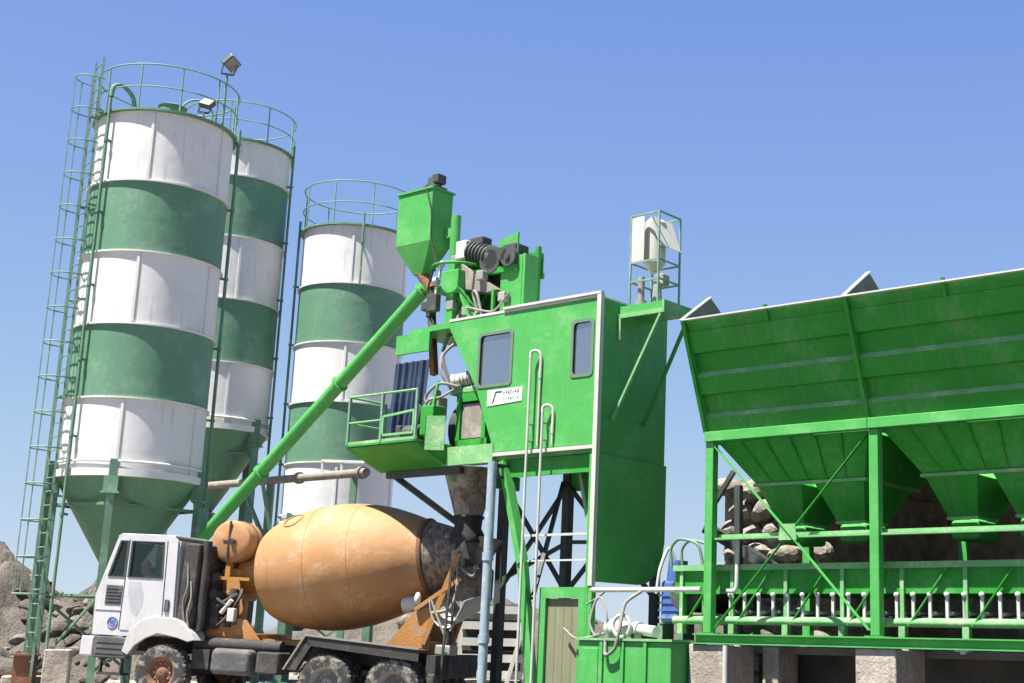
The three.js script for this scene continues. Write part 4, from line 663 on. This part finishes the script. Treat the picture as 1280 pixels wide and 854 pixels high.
  part('windscreen_frame', [bar([-1.53, 1.84, 1.13], [-1.20, 2.94, 1.13], .07), bar([-1.53, 1.84, -1.13], [-1.20, 2.94, -1.13], .07), bar([-1.53, 1.86, -1.13], [-1.53, 1.86, 1.13], .05), bar([-1.20, 2.93, -1.13], [-1.20, 2.93, 1.13], .06)], M.truckWhite, t);
  part('cab_floor', box(-1.46, .1, 1.16, 1.22, -1.14, 1.14), M.cabTrim, t);
  part('dashboard', rbox(-1.42, -1.05, 1.6, 2.1, -1.12, 1.12, .06), M.cabTrim, t);
  part('seat', [rbox(-.75, -.25, 1.5, 1.7, .3, .85, .06), rbox(-.36, -.18, 1.65, 2.35, .32, .84, .07).rotateZ(.0), rbox(-.34, -.2, 2.38, 2.62, .45, .72, .05), rbox(-.75, -.25, 1.5, 1.7, -.85, -.3, .06), rbox(-.36, -.18, 1.65, 2.35, -.84, -.32, .07)], M.seat, t);
  part('bumper', [rbox(-1.72, -1.45, .74, 1.10, -1.2, 1.2, .03)], M.truckWhite, t);
  part('side_skirt', [rbox(-1.44, -.72, .72, 1.12, 1.08, 1.2, .03), ...[0, 1, 2].map(k => box(-1.38, -.78, .8 + k * .1, .84 + k * .1, 1.2, 1.212))], M.plastic, t);
  part('step', [box(-1.3, -.8, .42, .46, .95, 1.2), box(-1.28, -1.25, .42, .74, 1.1, 1.18), box(-.85, -.82, .42, .74, 1.1, 1.18)], M.chassis, t);
  const fe = []; // wheel arch
  { const outer = [[-.80, .86], [-.70, 1.25], [-.45, 1.46], [-.2, 1.52], [.15, 1.52], [.38, 1.45], [.58, 1.25], [.66, 1.14]], inner = [[.52, 1.10], [.3, 1.16], [-.1, 1.22], [-.35, 1.12], [-.55, .98], [-.68, .80]];
    fe.push(ext([...outer, ...inner], .06, .012).translate(0, 0, 1.2));
    for (let k = 0; k < outer.length - 1; k++) fe.push(slab([[...outer[k], 1.22], [...outer[k + 1], 1.22], [...outer[k + 1], .8], [...outer[k], .8]], .02)); }
  part('front_fender', fe, M.fender, t);
  part('exhaust_stack', [tube([.45, 1.1, .5], [.45, 2.2, .5], .14, 18), rbox(.175, .5, 1.15, 2.9, -1.12, 1.16, .05), rbox(.5, .62, 1.3, 2.4, .3, .75, .04), tube([.58, 1.3, 1.0], [.56, 2.95, 1.0], .08, 16), tube([.52, 1.5, .85], [.5, 2.3, .85], .08, 14)], M.chassis, t); part('air_hoses', [hose([[.4, 2.2, 1.17], [.46, 1.9, 1.2], [.42, 1.6, 1.2], [.48, 1.3, 1.17]], .018), hose([[.3, 2.5, 1.17], [.36, 2.1, 1.2], [.3, 1.8, 1.2], [.38, 1.4, 1.17]], .015)], M.hose, t);
  // rear mudguard
  const mg = part('rear_mudguard', [slab([[2.50, .72, 1.24], [2.66, .72, 1.24], [2.98, 1.16, 1.24], [5.05, 1.0, 1.24], [5.05, 1.20, 1.24], [2.86, 1.33, 1.24]].slice(2).concat([[2.80, 1.2, 1.24]]), .02), slab([[2.50, .72, 1.24], [2.72, .72, 1.24], [2.98, 1.16, 1.24], [2.86, 1.33, 1.24]], .02), slab([[2.86, 1.33, 1.23], [5.05, 1.20, 1.23], [5.05, 1.20, .7], [2.86, 1.33, .7]], .02), slab([[2.5, .72, 1.23], [2.86, 1.33, 1.23], [2.86, 1.33, .7], [2.5, .72, .7]], .02)], M.chassis, t);
  part('mudguard_edge', [bar([2.49, .72, 1.245], [2.86, 1.345, 1.245], .05, .03), bar([2.86, 1.345, 1.245], [5.05, 1.215, 1.245], .035, .03)], M.hose, mg);
  // drum
  const ang = Math.atan(.14), ax = V(Math.cos(ang), Math.sin(ang), 0), d0 = V(1.2, 2.40, 0);
  const drumM = new THREE.Matrix4().makeBasis(V(ax.y, -ax.x, 0), ax, V(0, 0, 1)).setPosition(d0);
  const lathe = (pts, n = 96) => { const q = new THREE.SplineCurve(pts.map(p => new THREE.Vector2(...p))).getPoints(pts.length * 5); const g = new THREE.LatheGeometry(q, n), uv = g.attributes.uv; for (let k = 0; k < uv.count; k++) uv.setXY(k, uv.getX(k) * 6.6, uv.getY(k) * 4.2); return keep(g.applyMatrix4(drumM)); };
  const dr = part('drum', [lathe([[.05, .10], [.45, .13], [.74, .22], [.88, .36], [.99, .58], [1.10, .95], [1.17, 1.4], [1.185, 1.8], [1.14, 2.25], [1.04, 2.7], [.89, 3.1], [.72, 3.46]])], M.orange, t, 'yellow orange drum dusted with cement');
  for (const s of [.62, 1.4, 2.25]) { const r = s < .7 ? 1.004 : s < 1.5 ? 1.172 : 1.142; part('weld_band', new THREE.TorusGeometry(r, .004, 6, 90).rotateX(Math.PI / 2).translate(0, s, 0).applyMatrix4(drumM), M.orange, dr); }
  part('roller_ring', lathe([[.70, 3.44], [.735, 3.45], [.74, 3.48], [.735, 3.52], [.68, 3.54]], 64), M.rust, dr);
  part('drum_neck', lathe([[.70, 3.52], [.66, 3.62], [.56, 3.87], [.46, 4.12], [.44, 4.15]], 56), M.caked, dr, 'grey drum neck caked in dried concrete');
  { const hc = V(0, 0, 0), pts = []; for (let k = 0; k <= 32; k++) { const a = k / 32 * 6.2832; pts.push([1.0 + .19 * Math.cos(a), .19 * Math.sin(a)]); }
    const hatchPts = pts.map(([s, w]) => { const r = 1.108 + (s - 1) * .17 + .012, phi = .62 + w / r; return V(-r * Math.cos(phi), s, r * Math.sin(phi)).applyMatrix4(drumM).toArray(); }); part('hatch_rim', hose(hatchPts, .014, 64, 6), M.orange, dr); }
  // pedestal, water tank, frame
  part('gear_case', [tube(d0.clone().addScaledVector(ax, -.35).toArray(), d0.clone().addScaledVector(ax, .14).toArray(), .34, 28), rbox(.55, .95, 1.9, 2.5, -.4, .4, .06)], M.orangeDirty, t);
  part('front_pedestal', [slab([[.35, 1.16, .72], [1.7, 1.16, .72], [1.35, 1.55, .72], [.5, 1.6, .72]], .05), box(.42, .58, 1.2, 2.2, .55, .72), box(.36, 1.6, 1.14, 1.3, -.7, .7), slab([[.9, 1.2, .6], [1.35, 1.2, .6], [1.05, 2.3, .6], [.8, 2.3, .6]], .06), box(.42, .58, 1.2, 2.2, -.72, -.55)], M.orangeDirty, t);
  part('hydraulics', [rbox(.62, .82, 1.35, 2.05, .45, .8, .04), tube([.98, 1.4, .72], [1.0, 2.1, .6], .09, 14), tube([.75, 1.75, .82], [1.15, 2.0, .74], .05, 10), hose([[.6, 2.1, .7], [.8, 1.9, .85], [1.05, 1.75, .85], [1.15, 1.45, .75]], .03), hose([[1.15, 2.1, .6], [1.2, 1.9, .8], [1.0, 1.55, .85], [.8, 1.4, .8]], .03), new THREE.SphereGeometry(.11, 14, 12).translate(.66, 2.0, .8)], M.chassis, t);
  part('hydraulic_fittings', [tube([.9, 1.65, .84], [1.1, 1.9, .86], .04, 10), rbox(1.05, 1.2, 1.5, 1.75, .78, .9, .02), tube([.48, 1.55, .75], [.48, 1.85, .8], .05, 10)], M.steelPale, t);
  const wt = part('water_tank', [tube([.74, 3.0, .0], [.74, 3.0, .5], .40, 40), new THREE.SphereGeometry(.4, 40, 14, 0, 6.2832, 0, Math.PI / 2).scale(1, .22, 1).rotateX(Math.PI / 2).translate(.74, 3.0, .5)], M.orange, t);
  part('tank_strap', [new THREE.TorusGeometry(.405, .012, 6, 48).translate(.74, 3.0, .2), bar([.74, 2.62, .585], [.74, 3.38, .585], .035, .03), bar([.62, 3.0, .59], [.9, 3.0, .59], .025, .03), tube([.82, 3.0, .57], [.82, 3.0, .63], .05, 12)], M.chassis, wt);
  part('tank_frame', [bar([.74, 2.2, .45], [.74, 2.62, .45], .1), bar([.74, 2.2, .08], [.74, 2.62, .08], .1), bar([.3, 2.3, .55], [1.25, 2.3, .55], .06)], M.orangeDirty, t);
  part('sub_frame', [box(.4, 5.1, 1.13, 1.22, .3, .5), box(.4, 5.1, 1.13, 1.22, -.5, -.3)], M.orangeDirty, t);
  part('rear_pedestal', [slab([[4.15, 1.22, .66], [5.0, 1.22, .66], [4.95, 1.95, .66], [4.72, 1.95, .66]], .05), slab([[4.15, 1.22, -.6], [5.0, 1.22, -.6], [4.95, 1.95, -.6], [4.72, 1.95, -.6]], .05), box(4.3, 5.0, 1.22, 1.34, -.6, .6)], M.orangeDirty, t);
  part('support_roller', [tube([4.35, 1.98, .42], [4.62, 2.02, .42], .15, 20), tube([4.35, 1.98, -.42], [4.62, 2.02, -.42], .15, 20), new THREE.SphereGeometry(.09, 12, 10).scale(.7, 1.3, .7).translate(4.72, 2.1, .7)], M.steelPale, t);
  part('rear_frame', [bar([4.9, 1.3, .72], [5.42, 2.95, .62], .1), bar([4.9, 1.3, -.72], [5.42, 2.95, -.62], .1), bar([5.42, 2.95, -.62], [5.42, 2.95, .62], .08), bar([4.7, 1.9, .72], [5.5, 2.5, .66], .07)], M.orangeDirty, t);
  part('loading_hopper', [...(() => { const g = []; const a = [[5.05, 3.25, .42], [5.85, 3.25, .42], [5.85, 3.25, -.42], [5.05, 3.25, -.42]], b = [[5.15, 2.75, .26], [5.6, 2.6, .26], [5.6, 2.6, -.26], [5.15, 2.75, -.26]]; for (let i = 0; i < 4; i++) { const j = (i + 1) % 4; g.push(slab([b[i], b[j], a[j]], .02), slab([b[i], a[j], a[i]], .02)); } return g; })(), bar([5.05, 3.26, .43], [5.85, 3.26, .43], .05), bar([5.85, 3.26, -.43], [5.85, 3.26, .43], .05), rbox(5.2, 5.75, 2.1, 2.75, -.5, .45, .08)], M.caked, t);
  part('hopper_gear', [rbox(5.25, 5.5, 2.72, 3.02, .44, .6, .03), slab([[5.3, 2.95, .62], [5.62, 2.85, .62], [5.5, 3.2, .62]], .03), hose([[5.4, 2.8, .62], [5.46, 2.3, .7], [5.36, 1.95, .72], [5.05, 1.85, .74]], .035), hose([[5.45, 2.7, .6], [5.7, 2.55, .6], [5.75, 2.75, .55]], .03)], M.hose, t);
  { const tr = []; const N = 14; for (let i = 0; i < N; i++) { const a = Math.PI + Math.PI * i / N, b = Math.PI + Math.PI * (i + 1) / N, r = .36, A = (k, e) => e ? [5.3 + r * .9 * Math.cos(k), 1.98 + .50 * Math.sin(k) + .12, .75] : [5.5 + r * Math.cos(k), 2.3 + .4 * Math.sin(k), .0]; tr.push(slab([A(a, 1), A(b, 1), A(b, 0)], .012), slab([A(a, 1), A(b, 0), A(a, 0)], .012)); } part('discharge_chute', tr, M.steelPale, t); }
  part('chute_stay', [tube([5.0, 2.1, .76], [5.3, 1.5, .76], .022, 8), tube([5.66, 2.1, .76], [5.42, 1.55, .76], .022, 8), tube([5.3, 1.55, .7], [5.32, 1.15, .5], .05, 10), rbox(5.15, 5.45, 1.12, 1.3, .35, .75, .03)], M.steelGrey, t);
  part('rear_crossmember', [box(5.15, 5.32, .7, 1.12, -1.1, 1.1), rbox(5.2, 5.34, .62, .8, .7, 1.15, .03)], M.chassis, t);
  part('ladder', [bar([5.38, .7, .95], [5.38, 2.7, .85], .04), bar([5.38, .7, .62], [5.38, 2.7, .58], .04), ...[0, 1, 2, 3, 4, 5].map(k => tube([5.38, .85 + k * .32, .94 - k * .015], [5.38, .85 + k * .32, .62 - k * .005], .014, 6))], M.chassis, t);
}

// ---------------------------------------------------------------- small things on the ground
{ const t = thing('steel_rack', 'pale slatted steel rack standing on the ground behind the tower legs', 'rack', [-3.75, groundY(-3.75, -33), -33], .15);
  for (const [x, z] of [[-.75, -.6], [.75, -.6], [-.75, .3], [.75, .3]]) part('upright', bar([x, 0, z], [x, 2.15, z], .09), M.steelPale, t);
  for (let k = 0; k < 5; k++) part('slat', box(-.74, .74, .40 + k * .37, .58 + k * .37, .34, .37), M.steelPale, t);
  for (let k = 0; k < 3; k++) part('shelf', box(-.72, .72, .3 + k * .7, .34 + k * .7, -.58, .28), M.steelDark, t);
  part('diagonal', bar([.85, 2.2, .42], [.35, .3, .42], .09), M.steelPale, t);
  part('rear_panel', box(-.72, .72, .36, 2.1, -.62, -.56), M.steelDark, t); }
for (const [x, z, w, h, d, lab] of [[-13.62, -30.8, .9, .3, .9, 'square concrete footing under the thick leg of the caged silo'], [-12.35, -29.3, .5, .85, .6, 'upright pale concrete block in front of the caged silo']]) {
  const g = new RoundedBoxGeometry(w, h, d, 4, .03).translate(0, h / 2 - .02, 0), t = thing('concrete_block', lab, 'concrete block', [x, groundY(x, z), z], .3);
  part('block', g, M.concrete, t); part('lifting_loop', hose([[-.1, h - .04, 0], [-.1, h + .05, 0], [.1, h + .05, 0], [.1, h - .04, 0]], .012, 20, 6), M.rust, t);
}
{ const t = thing('rusty_hopper', 'rust brown steel stub at the foot of the silo ladder', 'steel stub', [-13.3, .0, -29.9], .3);
  part('body', [box(-.2, .2, 0, .72, -.2, .2)], M.rust, t); part('cap_plate', box(-.27, .27, .72, .76, -.27, .27), M.rust, t); part('side_bar', bar([-.8, .35, .1], [.9, .35, .1], .07), M.rust, t); }
{ const g = new THREE.InstancedMesh(stoneGeo[0], M.rockPale, 2600), m = new THREE.Matrix4(), qn = new THREE.Quaternion(); let k = 0;
  while (k < 2600) { const z = -rr(22, 60), x = rr(-.62, .5) * -z + rr(-3, 1), s = .015 + .09 * Math.pow(rnd(), 4); qn.setFromEuler(new THREE.Euler(rr(0, 6), rr(0, 6), rr(0, 6))); m.compose(V(x, groundY(x, z) + s * .3, z), qn, V(s, s * .7, s)); g.setMatrixAt(k++, m); }
  g.name = 'gravel'; g.userData = { kind: 'stuff', label: 'loose pale gravel scattered over the dusty yard', category: 'gravel' }; scene.add(g); }

scene.traverse(o => { if (o.isMesh) { o.castShadow = true; o.receiveShadow = true; } });
renderer.render(scene, camera);
